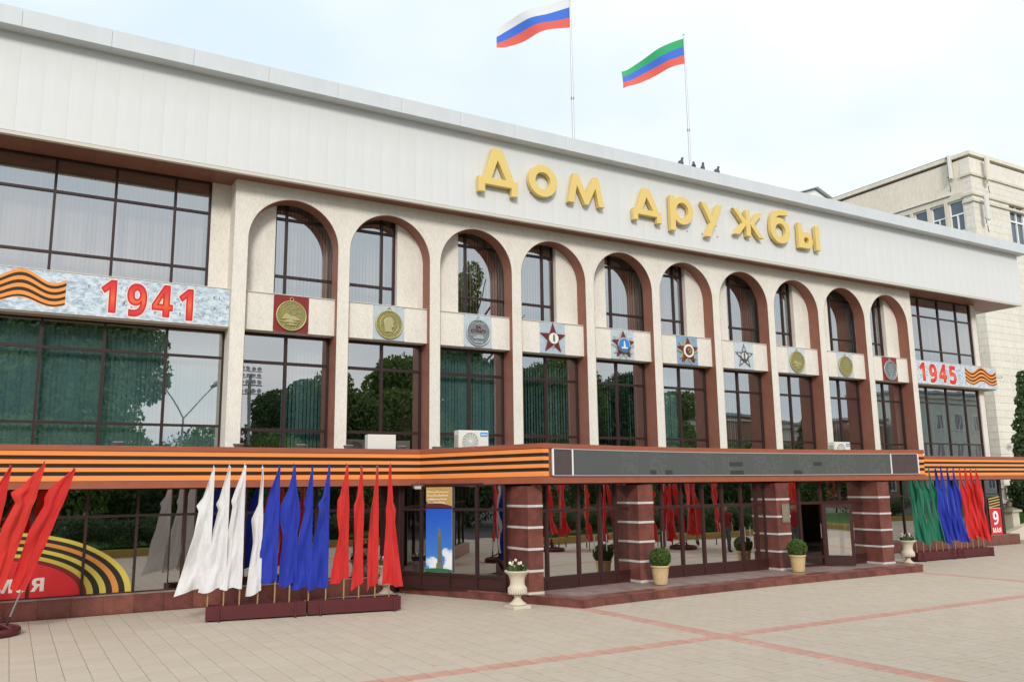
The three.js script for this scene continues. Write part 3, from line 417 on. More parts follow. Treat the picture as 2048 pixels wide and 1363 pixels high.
    if (v) add('tower', merge([new THREE.BoxGeometry(0.06, 0.16, 0.02).translate(0, -0.02, 0.096), new THREE.ConeGeometry(0.035, 0.09, 4).translate(0, 0.1, 0.096), new THREE.BoxGeometry(0.22, 0.05, 0.02).translate(0, -0.1, 0.097)]), M.enamelWhite, d), add('wreath', merge(Array.from({ length: 12 }, (_, a) => { const t = Math.PI * 1.1 + a / 11 * Math.PI * 0.8; return new THREE.SphereGeometry(0.045, 6, 5).translate(Math.cos(t) * 0.24, Math.sin(t) * 0.24, 0.07); })), M.silver, d);
    else add('emblem', merge([new THREE.TorusGeometry(0.07, 0.014, 6, 20, 4.2).rotateZ(-2.2).translate(0, 0, 0.094), new THREE.BoxGeometry(0.018, 0.17, 0.012).rotateZ(0.75).translate(0, -0.02, 0.097), new THREE.BoxGeometry(0.08, 0.035, 0.014).rotateZ(0.75).translate(-0.045, 0.045, 0.099)]), M.brassL, d);
  } else {
    const d = group('order', g, [0, -0.03, 0.012]); const o = starShape(0.44, 0.18); o.holes.push(new THREE.Path(starShape(0.36, 0.14).getPoints())); add('star', ext(o, 0.025, 0.006), M.silver, d); add('field', ext(starShape(0.35, 0.135), 0.012, 0, 0.001), M.enamelWhite, d); add('ring', new THREE.TorusGeometry(0.18, 0.016, 8, 36).translate(0, 0, 0.035), M.silver, d);
    add('tower', merge([new THREE.BoxGeometry(0.07, 0.2, 0.015).translate(0, -0.02, 0.03), new THREE.BoxGeometry(0.2, 0.04, 0.015).translate(0, -0.1, 0.031), new THREE.ConeGeometry(0.04, 0.1, 4).translate(0, 0.12, 0.03)]), M.silver, d); const arcB = new THREE.TorusGeometry(0.14, 0.012, 6, 24, Math.PI).rotateZ(Math.PI).translate(0, 0, 0.036); add('ribbon', arcB, M.ruby, d);
  }
  const screws = []; for (const [x, y] of [[-0.43, 0.45], [0.43, 0.45], [-0.43, -0.45], [0.43, -0.45]]) screws.push(disc(0.012, 0.012, 0.014, 8).translate(x, y, 0)); add('screw', merge(screws), M.metal, g);
});

// ------------------------------------------------------------------ moving text display over the entrance
{
  const led = tag(group('led_display'), 'long dark curved text display over the entrance with thin white frame', 'display'), y0 = 2.82, y1 = 3.41, pts = arcPts(10.62, 23.86, 4.65, 0.95, 30), main = arcPts(11.28, 22.9, 4.65, 0.95, 30);
  const tex = canvasTex(2048, 128, (x, W, H) => { const r = rand(8); x.fillStyle = '#585d5b'; x.fillRect(0, 0, W, H); for (let i = 0; i < W; i += 4) { x.fillStyle = `rgba(30,34,34,${0.12 + 0.18 * r()})`; x.fillRect(i, 0, 1, H); } for (let j = 0; j < H; j += 4) { x.fillStyle = 'rgba(30,34,34,0.2)'; x.fillRect(0, j, W, 1); } for (let c = 0; c < 150; c++) { const cx = 60 + c * 13, on = vnoise(c * 0.14, 2, 5) > 0.42; if (!on) continue; for (let q = 0; q < 9; q++) if (r() > 0.35) { x.fillStyle = `rgba(150,158,150,${0.10 + 0.25 * r()})`; x.fillRect(cx, 8 + q * 13, 7, 7); } } });
  tex.wrapS = tex.wrapT = THREE.RepeatWrapping; tex.repeat.set(1 / 12.0, 1 / (y1 - y0)); tex.offset.set(0, -y0 / (y1 - y0));
  add('screen', wallAlong(main, y0, y1, 0.03, 0.02), S('#ffffff', { map: tex, roughness: 0.45 }), led);
  const side = S('#574b4c', { roughness: 0.5, map: rep(tGrain, 1) });
  add('end_panel', wallAlong(pts.filter((p) => p[0] <= 11.4).concat([[11.26, arc(11.26, 4.65, 0.95)]]).sort((a, b) => a[0] - b[0]).filter((p) => p[0] <= 11.27), y0, y1, 0.03, 0.018), side, led); add('end_panel', wallAlong([[22.92, arc(22.92, 4.65, 0.95)], [23.4, arc(23.4, 4.65, 0.95)], [23.86, arc(23.86, 4.65, 0.95)]], y0, y1, 0.03, 0.018), side, led);
  add('frame_rail', wallAlong(pts, y1, y1 + 0.016, 0.04, 0.03), M.poleWhite, led); add('frame_rail', wallAlong(pts, y0 - 0.016, y0, 0.04, 0.03), M.poleWhite, led);
  for (const x of [10.62, 11.27, 22.91, 23.86]) { const z = arc(x, 4.65, 0.95); add('frame_post', bx(x - 0.018, x + 0.018, y0, y1, z - 0.01, z + 0.034), M.pvc, led); }
  const dark = S('#353a3a', { roughness: 0.5 }); for (const [x, y, w] of [[14.0, 2.84, 0.22], [14.55, 2.84, 0.26], [16.95, 3.06, 0.5], [16.97, 2.83, 0.5], [19.35, 2.83, 0.3], [20.1, 3.07, 0.3]]) { const z0 = arc(x, 4.65, 0.95), z1 = arc(x + w, 4.65, 0.95); add('dark_module', wallAlong([[x, z0], [x + w, z1]], y, y + 0.11, 0.02, 0.026), dark, led); }
}

// ------------------------------------------------------------------ small things on the canopy: air conditioners, floodlights, cameras
function acUnit(x, z, turn, s, label) {
  const g = tag(group('air_conditioner', scene, [x, 3.36, z]), label, 'air conditioner', 'outdoor air conditioner units on the canopy'); g.rotation.y = turn; g.scale.setScalar(s);
  add('body', new RoundedBoxGeometry(0.82, 0.56, 0.3, 3, 0.02).translate(0, 0.34, 0), M.plastic, g); for (const sx of [-0.28, 0.28]) add('foot', bx(sx - 0.03, sx + 0.03, 0, 0.065, -0.18, 0.18), M.metal, g);
  const fan = group('fan_guard', g, [-0.1, 0.34, 0.152]); add('recess', disc(0.225, 0.008, 0), S('#a9aaa2', { roughness: 0.6 }), fan); add('blade', merge(Array.from({ length: 14 }, (_, k) => new THREE.BoxGeometry(0.03, 0.17, 0.006).rotateZ(0.35).translate(0, 0.12, 0.008).rotateZ(k / 14 * 6.283))), S('#c9cac2', { roughness: 0.6 }), fan); add('hub', disc(0.045, 0.02, 0.012), M.plastic, fan); add('ring', new THREE.TorusGeometry(0.225, 0.008, 6, 36).translate(0, 0, 0.008), M.plastic, fan);
  const b = board('brand_plate', 0.2, 0.1, 0.006, canvasTex(128, 64, (x, W, H) => { x.fillStyle = '#2f86d6'; x.fillRect(0, 0, W, H); x.fillStyle = '#fff'; x.font = 'italic bold 34px sans-serif'; x.textBaseline = 'middle'; x.textAlign = 'center'; x.fillText('Midea', W / 2, H / 2); }), M.plastic, g); b.position.set(0.28, 0.52, 0.153);
  add('vent_slot', merge(Array.from({ length: 7 }, (_, k) => bx(-0.416, -0.409, 0.14 + k * 0.055, 0.165 + k * 0.055, -0.1, 0.1))), M.plasticD, g); return g;
}
acUnit(9.95, 1.9, -0.06, 1, 'white air conditioner unit with visible fan on the canopy by the third arch');
acUnit(8.05, 0.55, Math.PI * 0.98, 0.9, 'white air conditioner unit seen from its back on the canopy by the second arch');
acUnit(24.95, 0.95, 0, 1, 'white air conditioner unit on the canopy by the ninth arch');
for (const [x, w] of [[1.95, 'by the left wing window with tree reflections'], [4.5, 'at the foot of the first pier'], [5.95, 'under the first arch window'], [7.15, 'between the first and second arch'], [8.55, 'in front of the air conditioner back'], [9.55, 'between the second and third arch']]) {
  const g = tag(group('floodlight', scene, [x, 3.36, 0.72]), 'small grey floodlight on the canopy ' + w, 'floodlight', 'floodlights on the canopy'); add('bracket', merge([bx(-0.02, 0.02, 0, 0.16, -0.02, 0.02), bx(-0.1, 0.1, 0.0, 0.02, -0.06, 0.06)]), M.metal, g); const h = add('housing', new THREE.CylinderGeometry(0.15, 0.1, 0.1, 4, 1).rotateY(Math.PI / 4).scale(1.1, 1, 0.7), M.metal, g); h.position.y = 0.22; const l = add('lens', bx(-0.1, 0.1, 0.271, 0.276, -0.06, 0.06), M.enamelWhite, g); l.userData.label = 'unlit glass lens';
}
function camThing(x, y, z, turn, label) { const g = tag(group('security_camera', scene, [x, y, z]), label, 'camera'); g.rotation.y = turn; add('body', new THREE.CapsuleGeometry(0.045, 0.16, 4, 10).rotateX(Math.PI / 2).translate(0, 0, 0.16), M.plastic, g); add('hood', bx(-0.055, 0.055, 0.045, 0.055, 0.04, 0.32), M.plastic, g); add('lens', disc(0.03, 0.02, 0.29, 12), M.metalDark, g); add('bracket', rod([0, 0, -0.02], [0, 0, 0.1], 0.018), M.metal, g); return g; }
camThing(8.75, 2.58, 1.06, 0.4, 'small white security camera under the canopy corner by the red flags');
camThing(36.95, 7.05, -0.2, 0.9, 'small white security camera at the end of the 1945 banner');

// ------------------------------------------------------------------ prints on the ground floor glass
{
  const g = tag(group('window_poster', scene, [0, 0, GZ + 0.012]), 'red window poster with striped ribbon arc behind the leaning red flags', 'poster'), cx = -0.15, cy = 0.42;
  const el = (rx, ry) => { const s = new THREE.Shape(); s.moveTo(cx - 2.2, cy); s.lineTo(cx - 2.2, cy + ry); s.lineTo(cx, cy + ry); for (let k = 1; k <= 28; k++) { const a = Math.PI / 2 - k / 28 * Math.PI / 2; s.lineTo(cx + Math.cos(a) * rx, cy + Math.sin(a) * ry); } s.closePath(); return s; };
  const cols = ['#c9b84a', '#1c1812', '#d08a3c', '#1c1812', '#cfc04e', '#1c1812', '#c9b84a', '#7a1a20', '#d6262b'];
  cols.forEach((c, k) => { const t = k / 8; const o = k === 8 ? el(1.62, 0.78) : (() => { const s = new THREE.Shape(), r0 = [2.62 - t * 1.0, 1.35 - t * 0.57], r1 = [2.62 - (k + 1) / 8 * 1.0, 1.35 - (k + 1) / 8 * 0.57]; for (let q = 0; q <= 28; q++) { const a = q / 28 * Math.PI / 2; s[q ? 'lineTo' : 'moveTo'](cx + Math.cos(a) * r0[0], cy + Math.sin(a) * r0[1]); } for (let q = 28; q >= 0; q--) { const a = q / 28 * Math.PI / 2; s.lineTo(cx + Math.cos(a) * r1[0], cy + Math.sin(a) * r1[1]); } s.closePath(); return s; })(); add(k === 8 ? 'red_field' : 'ribbon_stripe', new THREE.ExtrudeGeometry(o, { depth: 0.0015, bevelEnabled: false }), S(c, { roughness: 0.6 }), g); });
  const t = new TextGeometry('9 мая', { font, size: 0.36, depth: 0.001, curveSegments: 6, bevelEnabled: false }); t.computeBoundingBox(); t.translate(0.78 - t.boundingBox.max.x, 0.55, 0.004); add('lettering', t, M.enamelWhite, g);
}
{
  const tex = canvasTex(256, 512, (x, W, H) => { x.fillStyle = '#cfc08a'; x.fillRect(0, 0, W, H); x.fillStyle = '#1d1a16'; x.fillRect(0, 0, W, H * 0.3); x.fillStyle = '#cdb55e'; for (let k = 0; k < 4; k++) { x.save(); x.translate(0, 30 + k * 36); x.rotate(-0.12); x.fillRect(-10, 0, W + 30, 15); x.restore(); } x.fillStyle = '#d4232b'; x.fillRect(0, H * 0.32, W, H); x.fillStyle = '#fff'; x.textAlign = 'center'; x.font = 'bold 250px sans-serif'; x.fillText('9', W * 0.5, H * 0.74); x.font = 'bold 92px sans-serif'; x.fillText('МАЯ', W * 0.5, H * 0.95); });
  const b = board('window_poster', 0.8, 1.55, 0.004, tex, M.pvc); b.position.set(35.3, 1.18, GZ + 0.05); tag(b, 'red window poster reading 9 МАЯ under striped bands by the building corner', 'poster');
}
{ // two prints on the angled glazing by the first column
  const dx = 1.4, dz = 2.78, L = Math.hypot(dx, dz), ang = -Math.atan2(dz, dx), at = (d) => [8.6 + dx / L * d, 0.72 + dz / L * d], n = [-dz / L * -1, dx / L * -1];
  const put = (o, d, y) => { const [x, z] = at(d); o.position.set(x + dz / L * -0.05, y, z + dx / L * 0.05); o.rotation.y = ang; };
  const sky = board('window_poster', 0.8, 1.5, 0.006, canvasTex(256, 480, (x, W, H) => { const g = x.createLinearGradient(0, 0, 0, H); g.addColorStop(0, '#1c55c4'); g.addColorStop(1, '#4f8fe0'); x.fillStyle = g; x.fillRect(0, 0, W, H); const r = rand(4); for (let k = 0; k < 60; k++) { const left = r() < 0.4, px = left ? r() * W * 0.45 : W * (0.72 + r() * 0.3), py = H * (left ? 0.8 + r() * 0.14 : 0.66 + r() * 0.28); x.fillStyle = `rgba(240,244,250,${0.25 + r() * 0.4})`; x.beginPath(); x.arc(px, py, 10 + r() * 22, 0, 7); x.fill(); } x.fillStyle = '#2c6b45'; x.beginPath(); x.moveTo(0, H); x.lineTo(0, H * 0.955); x.quadraticCurveTo(W / 2, H * 0.92, W, H * 0.955); x.lineTo(W, H); x.fill(); x.fillStyle = '#6d7566'; x.fillRect(W * 0.40, H * 0.86, W * 0.26, H * 0.08); x.beginPath(); x.moveTo(W * 0.44, H * 0.87); x.lineTo(W * 0.45, H * 0.5); x.quadraticCurveTo(W * 0.43, H * 0.4, W * 0.48, H * 0.36); x.lineTo(W * 0.56, H * 0.36); x.quadraticCurveTo(W * 0.62, H * 0.4, W * 0.59, H * 0.5); x.lineTo(W * 0.63, H * 0.87); x.fill(); x.beginPath(); x.ellipse(W * 0.52, H * 0.325, 11, 15, 0, 0, 7); x.fill(); x.strokeStyle = '#555d50'; x.lineWidth = 3; for (let k = 0; k < 5; k++) { x.beginPath(); x.moveTo(W * (0.47 + k * 0.025), H * 0.45); x.lineTo(W * (0.46 + k * 0.035), H * 0.85); x.stroke(); } }), M.pvc); put(sky, 1.2, 1.32); tag(sky, 'tall blue sky poster with a grey statue on the glass beside the first column', 'poster');
  const txt = board('window_poster', 0.8, 0.5, 0.006, canvasTex(256, 160, (x, W, H) => { x.fillStyle = '#c09a5c'; x.fillRect(0, 0, W, H); x.fillStyle = '#5a2220'; x.beginPath(); x.moveTo(0, H); x.lineTo(0, H * 0.7); x.quadraticCurveTo(W * 0.6, H * 0.75, W, H * 0.92); x.lineTo(W, H); x.fill(); const r = rand(6); x.strokeStyle = '#f4efe2'; x.lineWidth = 3.4; for (let l = 0; l < 4; l++) { x.beginPath(); for (let i = 10; i < W * (0.88 - 0.04 * l); i += 4) x.lineTo(i, 38 + l * 28 + Math.sin(i * 0.5) * 6 * r() - (r() < 0.1 ? 8 : 0)); x.stroke(); } x.fillStyle = '#2a2018'; for (let k = 0; k < 5; k++) { const px = 110 + k * 26, py = 14 + r() * 14; x.beginPath(); x.moveTo(px, py); x.lineTo(px + 9, py - 5); x.lineTo(px + 6, py + 3); x.fill(); } }), M.pvc); put(txt, 1.2, 2.34); tag(txt, 'tan poster with white handwriting and birds above the blue sky poster', 'poster');
}
{ const b = board('name_plaque', 0.3, 0.5, 0.02, canvasTex(96, 160, (x, W, H) => { x.fillStyle = '#6f6a5c'; x.fillRect(0, 0, W, H); x.strokeStyle = '#b8ae92'; x.lineWidth = 2; x.strokeRect(4, 4, W - 8, H - 8); const r = rand(3); for (let l = 0; l < 11; l++) { x.beginPath(); for (let i = 14; i < W - 14; i += 3) x.lineTo(i, 18 + l * 12 + (r() - 0.5) * 5); x.stroke(); } }), M.metalDark); b.position.set(18.93, 1.75, 3.794); tag(b, 'small bronze text plaque on a granite column by the open door', 'plaque'); }

// ------------------------------------------------------------------ flags
function drapeGeo(len, prof, folds, slant, seed, dirSign = -1, wrap = 0, sweep = 0) { // cloth hanging along its pole: profile = half-open width at each height
  const nu = 30, nv = 44, pos = [], uv = [], idx = [], r = rand(seed), ph = r() * 6.28, ph2 = r() * 6.28, kink = 0.25 + r() * 0.2;
  const width = (t) => { for (let i = 0; i < prof.length - 1; i++) if (t <= prof[i + 1][0]) { const f = (t - prof[i][0]) / (prof[i + 1][0] - prof[i][0]); return prof[i][1] + (prof[i + 1][1] - prof[i][1]) * f; } return prof[prof.length - 1][1]; };
  for (let j = 0; j <= nv; j++) for (let i = 0; i <= nu; i++) {
    const t = j / nv, a = i / nu, w = width(t), amp = 0.012 + 0.085 * Math.min(1, w * 1.5);
    const x = dirSign * (w * a * (1 - 0.06 * Math.sin(a * 9 + ph)) - 0.03 - wrap * w + sweep * t * t), z = 0.035 + 0.05 * w * (fbm(a * 3 + seed, t * 5, seed, 3) - 0.5) * 6 + 0.05 * a * Math.sin((a * 1.2 - t * 2.2) * 5 + ph) + amp * (Math.sin(a * folds * 6.28 + ph + t * 0.8) * 0.75 + 0.45 * Math.sin(a * folds * 11 + ph2 + t * 2.2)) * (0.35 + a * 0.65) + 0.05 * a * Math.sin(t * 6 + ph2) - 0.03 * Math.max(0, Math.sin((t - kink) * 9)) * (a > 0.4 ? (a - 0.4) : 0) * 2, zc = Math.abs(x) < 0.07 ? Math.max(z, 0.028) : z;
    const y = -len * t - slant * a * t * t - 0.02 * Math.sin(a * folds * 6.28 + ph) * t;
    pos.push(x, y, zc); uv.push(a, t * 2);
  }
  for (let j = 0; j < nv; j++) for (let i = 0; i < nu; i++) { const q = j * (nu + 1) + i; idx.push(q, q + nu + 1, q + 1, q + 1, q + nu + 1, q + nu + 2); }
  const g = new THREE.BufferGeometry(); g.setAttribute('position', new THREE.Float32BufferAttribute(pos, 3)); g.setAttribute('uv', new THREE.Float32BufferAttribute(uv, 2)); g.setIndex(idx); g.computeVertexNormals(); return g;
}
const poleGeo = cyl(0, 0, 0, 0.017, 0.013, 3.0, 10), tipGeo = new THREE.ConeGeometry(0.02, 0.1, 8).translate(0, 3.04, 0), sleeveGeo = cyl(0, -0.02, 0, 0.024, 0.024, 0.22, 10);
function flag(x, y, z, h, mat, seed, o = {}) {
  const { len = 2.15, dir = -1, turn = 0, prof, slant = 0.12, folds = 2.2, lean = 0, leanZ = 0, wrap = 0, sweep = 0, label, grp, pole = M.wood } = o, g = group('flag', scene, [x, y, z]); g.rotation.set(leanZ, turn, lean);
  const s = h / 3.05; const p = add('pole', poleGeo, pole, g); p.scale.y = s; const c = add('cloth', drapeGeo(len, prof, folds, slant, seed, dir, wrap, sweep), mat, g); c.position.y = 3.03 * s; const t = add('tip', tipGeo, mat === C.white ? M.plastic : mat === C.blue ? S('#20286e') : mat === C.green ? S('#1d4a3c') : M.maroon, g); t.position.y = 3.04 * (s - 1); add('sleeve', sleeveGeo, M.maroonD, g);
  tag(g, label, 'flag', grp); return g;
}
function flagStand(a, b, label) {
  const dx = b[0] - a[0], dz = b[1] - a[1], L = Math.hypot(dx, dz), g = tag(group('flag_stand', scene, [a[0], 0, a[1]]), label, 'flag stand'); g.rotation.y = -Math.atan2(dz, dx);
  for (const [x0, x1] of [[0, L * 0.495], [L * 0.505, L]]) { add('beam', bx(x0, x1, 0.03, 0.3, 0, 0.05), M.maroon, g); add('beam', bx(x0, x1, 0.03, 0.3, -0.3, -0.25), M.maroon, g); add('end_plate', bx(x0, x0 + 0.04, 0.03, 0.29, -0.25, 0), M.maroonD, g); add('end_plate', bx(x1 - 0.04, x1, 0.03, 0.29, -0.25, 0), M.maroonD, g); add('floor', bx(x0 + 0.04, x1 - 0.04, 0.05, 0.08, -0.25, 0), M.maroonD, g); }
  for (const x of [0.25, L * 0.44, L * 0.57, L - 0.15]) { add('foot', bx(x - 0.025, x + 0.025, 0.0, 0.03, -0.42, 0.14), M.metalDark, g); add('brace', rod([x, 0.02, 0.12], [x, 0.27, 0.055], 0.012), M.maroonD, g); }
  return g;
}
{ // twelve flags before the left wing
  flagStand([3.55, 2.72], [7.42, 3.42], 'long low maroon flag stand holding white, blue and red flags');
  const at = (x) => 2.72 + (x - 3.55) * 0.181 - 0.125;
  const rows = [ // x, colour, width profile, side, slant, wrap
    [3.60, 'white', [[0, 0.03], [0.25, 0.2], [0.32, 0.31], [0.36, 0.26], [0.55, 0.32], [1, 0.62]], -1, 0.16, 0], [3.90, 'white', [[0, 0.03], [0.28, 0.2], [0.31, 0.25], [0.36, 0.2], [1, 0.5]], -1, 0.1, 0], [4.20, 'white', [[0, 0.03], [0.3, 0.27], [0.34, 0.24], [1, 0.42]], -1, 0.02, 0], [4.55, 'white', [[0, 0.03], [0.3, 0.1], [0.42, 0.26], [0.6, 0.2], [1, 0.32]], -1, 0.1, 0.1],
    [4.88, 'blue', [[0, 0.03], [0.28, 0.24], [0.6, 0.36], [1, 0.38]], -1, 0.0, 0.02], [5.17, 'blue', [[0, 0.03], [0.22, 0.17], [0.34, 0.36], [0.42, 0.4], [0.6, 0.28], [1, 0.34]], -1, 0.1, 0.34], [5.55, 'blue', [[0, 0.03], [0.25, 0.16], [0.3, 0.2], [0.34, 0.16], [0.7, 0.36], [1, 0.46]], -1, 0.06, 0.06], [5.90, 'blue', [[0, 0.03], [0.26, 0.15], [0.31, 0.25], [0.36, 0.22], [0.6, 0.32], [1, 0.42]], -1, 0.04, 0.02],
    [6.27, 'red', [[0, 0.03], [0.27, 0.17], [0.31, 0.24], [0.45, 0.26], [0.6, 0.2], [1, 0.37]], -1, 0.14, 0.2], [6.58, 'red', [[0, 0.03], [0.28, 0.15], [0.33, 0.22], [0.5, 0.2], [0.7, 0.16], [1, 0.26]], -1, 0.2, 0.25], [6.92, 'red', [[0, 0.03], [0.27, 0.13], [0.36, 0.18], [0.62, 0.22], [1, 0.27]], -1, 0.18, 0.12], [7.22, 'red', [[0, 0.03], [0.3, 0.14], [0.38, 0.24], [0.48, 0.2], [1, 0.44]], 1, 0.1, 0.32]];
  const nth = ['first', 'second', 'third', 'fourth'];
  rows.forEach(([x, c, prof, dir, slant, wrap], k) => flag(x, 0.08, at(x), 2.98 + (k % 3) * 0.02, C[c], 200 + k, { prof, dir, slant, wrap, len: 2.36 + (k % 4) * 0.05, turn: -0.3 + (k % 3) * 0.1, folds: 0.8 + (k % 3) * 0.35, label: `${nth[k % 4]} ${c} flag counted from the white end of the flag stand`, grp: `${c} flags in the stand before the left wing` }));
}
{ // twelve flags before the right wing
  flagStand([25.75, 3.02], [29.95, 3.06], 'long low maroon flag stand holding green, blue and red flags');
  const xs = [25.95, 26.3, 26.65, 27.0, 27.35, 27.68, 28.05, 28.4, 28.75, 29.08, 29.4, 29.72], col = ['green', 'green', 'green', 'green', 'blue', 'blue', 'blue', 'blue', 'red', 'red', 'red', 'red'], r = rand(17);
  xs.forEach((x, k) => flag(x, 0.08, 2.9, 2.92 + r() * 0.12, C[col[k]], 300 + k, { prof: [[0, 0.03], [0.24, 0.11 + r() * 0.08], [0.32, 0.16 + r() * 0.12], [0.45, 0.18 + r() * 0.08], [0.6, 0.16 + r() * 0.08], [1, 0.24 + r() * 0.12]], dir: 1, wrap: 0.12 + 0.2 * r(), slant: 0.02 + r() * 0.14, len: 2.3 + r() * 0.2, turn: -0.95 + r() * 0.3, folds: 0.8 + r() * 0.6, sweep: 0.02 + r() * 0.12, label: `${['first', 'second', 'third', 'fourth'][k % 4]} ${col[k]} flag counted from the green end of the flag stand`, grp: `${col[k]} flags in the stand before the right wing` }));
}
function flagFan(cx, cz, list, label, fl, grp, seed, turn = 0) { // round foot with poles leaning outwards
  const g = tag(group('flag_holder', scene, [cx, 0, cz]), label, 'flag holder'); add('ring', new THREE.TorusGeometry(0.5, 0.045, 8, 40).rotateX(Math.PI / 2).scale(1, 1.6, 1).translate(0, 0.075, 0), M.maroon, g); for (let k = 0; k < 3; k++) add('spoke', rod([Math.cos(k * 2.1 + 0.5) * 0.49, 0.1, Math.sin(k * 2.1 + 0.5) * 0.49], [-Math.cos(k * 2.1 + 0.5) * 0.1, 0.35, -Math.sin(k * 2.1 + 0.5) * 0.1], 0.02), M.maroon, g); add('hub', cyl(0, 0, 0, 0.05, 0.04, 0.5), M.maroonD, g);
  list.forEach(([dx, dz, lean, leanZ, h], k) => flag(cx + dx * (turn ? 2.4 : 1), 0.14, cz + dz * (turn ? 2 : 1), h, k % 2 ? C.redB : C.red, seed + k, { prof: [[0, 0.03], [0.2, 0.22 + (k % 3) * 0.06], [0.28, 0.36 + (k % 2) * 0.1], [0.34, 0.3], [0.55, 0.38], [1, turn ? 0.5 : 0.26]].map(([t, w]) => [t, w * (turn ? 1.7 : 0.92)]), dir: -1, wrap: 0.12, turn, slant: 0.02, len: turn ? 2.7 : 2.35, lean, leanZ, folds: 1.1, label: turn ? fl : [`red flag leaning least, beside the middle leaning flag of the round holder`, `red flag between two others leaning from the round floor holder`, `red flag leaning lowest over the ribbon poster from the round holder`, `red flag leaning away from the doors in the round holder`, `red flag tilted backwards in the round floor holder`][k], grp, pole: M.metal }));
}
flagFan(-0.15, 2.1, [[-0.28, 0.05, -0.14, 0.05, 3.0], [-0.05, 0.15, -0.24, 0.08, 3.1], [0.28, 0.1, -0.31, 0.04, 3.05], [-0.4, -0.1, 0.12, -0.1, 3.0], [-0.1, -0.3, 0.3, 0, 3.0]], 'round maroon floor holder for leaning red flags', 'red flag leaning outwards from the round floor holder by the 1941 wing', 'red flags leaning in the round holder', 400);
// the same holders stand on the square opposite the doors, seen mirrored in them
flagFan(24.2, 12.6, [[-0.4, 0, 0.35, 0, 3.1], [-0.25, 0.2, 0.2, 0.1, 3.1], [-0.1, -0.2, 0.1, -0.1, 3.2], [0.1, 0.2, -0.1, 0.1, 3.2], [0.25, -0.1, -0.2, 0, 3.1], [0.4, 0.05, -0.36, 0.05, 3.1], [0, 0.3, 0.02, 0.2, 3.0], [-0.55, 0.25, 0.28, 0.1, 3.1], [0.55, 0.3, -0.3, 0.1, 3.1], [0.7, -0.1, -0.12, 0, 3.2]], 'round maroon flag holder on the square opposite the doors', 'red flag leaning from the holder opposite the entrance doors', 'red flags opposite the entrance', 420, 2.6);
flagFan(21.9, 14.2, [[-0.4, 0, 0.35, 0, 3.1], [-0.2, 0.2, 0.15, 0.1, 3.1], [0.0, -0.2, -0.02, -0.1, 3.2], [0.2, 0.2, -0.15, 0.1, 3.2], [0.4, 0.05, -0.36, 0.05, 3.1]], 'round maroon flag holder on the square further from the doors', 'red flag leaning from the holder opposite the first column', 'red flags opposite the first column', 440, 2.6);
flagFan(31.5, 9.5, [[-0.4, 0, 0.3, 0, 3.1], [-0.2, 0.2, 0.15, 0.1, 3.1], [0.1, -0.1, -0.1, -0.1, 3.2], [0.3, 0.1, -0.25, 0.1, 3.2]], 'round maroon flag holder on the square opposite the open door', 'red flag leaning from the holder opposite the open door', 'red flags opposite the open door', 460, 2.6);

// two flags on the roof, blown by the wind
function roofFlag(x, z, top, len, hoist, cols, drop, seed, label) {
  const g = tag(group('flagpole', scene, [x, CAPY - 0.02, z]), label, 'flag'), H = top - CAPY; add('pole', rod([0, 0, 0], [0, H, 0], 0.05, 12, 0.028), M.poleWhite, g); add('pole_joint', cyl(0, H * 0.42, 0, 0.055, 0.055, 0.08, 12), M.metal, g); add('finial', new THREE.SphereGeometry(0.045, 10, 8).translate(0, H + 0.02, 0), M.poleWhite, g); add('base', cyl(0, 0, 0, 0.12, 0.12, 0.3, 12), M.metal, g);
  const dir = [-0.86, -0.5], nu = 48, nv = 9, cl = group('banner', g); cl.position.y = H - 0.12;
  cols.forEach((c, b) => {
    const pos = [], uv = [], idx = []; for (let j = 0; j <= nv; j++) for (let i = 0; i <= nu; i++) { const s = i / nu, t = (b + j / nv) / 3, d = s * len, w = Math.sin(s * 7.5 + t * 1.6 + seed) * 0.26 * (0.15 + s) + Math.sin(s * 17 + t * 3 + seed * 2) * 0.035 * s; const y = -t * hoist * (1 - 0.22 * s) - drop * (s ** 1.15) + 0.05 * Math.sin(s * 9 + seed) * s + Math.sin(t * 5 + s * 8) * 0.02; pos.push(dir[0] * d + 0.5 * w, y, dir[1] * d - 0.86 * w); uv.push(s * 3, t); }
    for (let j = 0; j < nv; j++) for (let i = 0; i < nu; i++) { const q = j * (nu + 1) + i; idx.push(q, q + nu + 1, q + 1, q + 1, q + nu + 1, q + nu + 2); }
    const ge = new THREE.BufferGeometry(); ge.setAttribute('position', new THREE.Float32BufferAttribute(pos, 3)); ge.setAttribute('uv', new THREE.Float32BufferAttribute(uv, 2)); ge.setIndex(idx); ge.computeVertexNormals(); add('stripe', ge, c, cl);
  });
}
const fW = P('#f2f2f2', { roughness: 0.9, transmission: 0.45, side: THREE.DoubleSide }), fB = P('#4478e0', { roughness: 0.9, transmission: 0.4, side: THREE.DoubleSide }), fR = P('#f26a5a', { roughness: 0.9, transmission: 0.4, side: THREE.DoubleSide }), fG = P('#38b474', { roughness: 0.9, transmission: 0.4, side: THREE.DoubleSide });
roofFlag(15.36, -1, 19.25, 2.55, 1.08, [fW, fB, fR], 1.02, 0.6, 'white, blue and red striped flag flying from a roof pole');
roofFlag(20.5, -1, 19.15, 2.4, 1.02, [fG, fB, fR], 1.3, 2.1, 'green, blue and red striped flag flying from a roof pole');
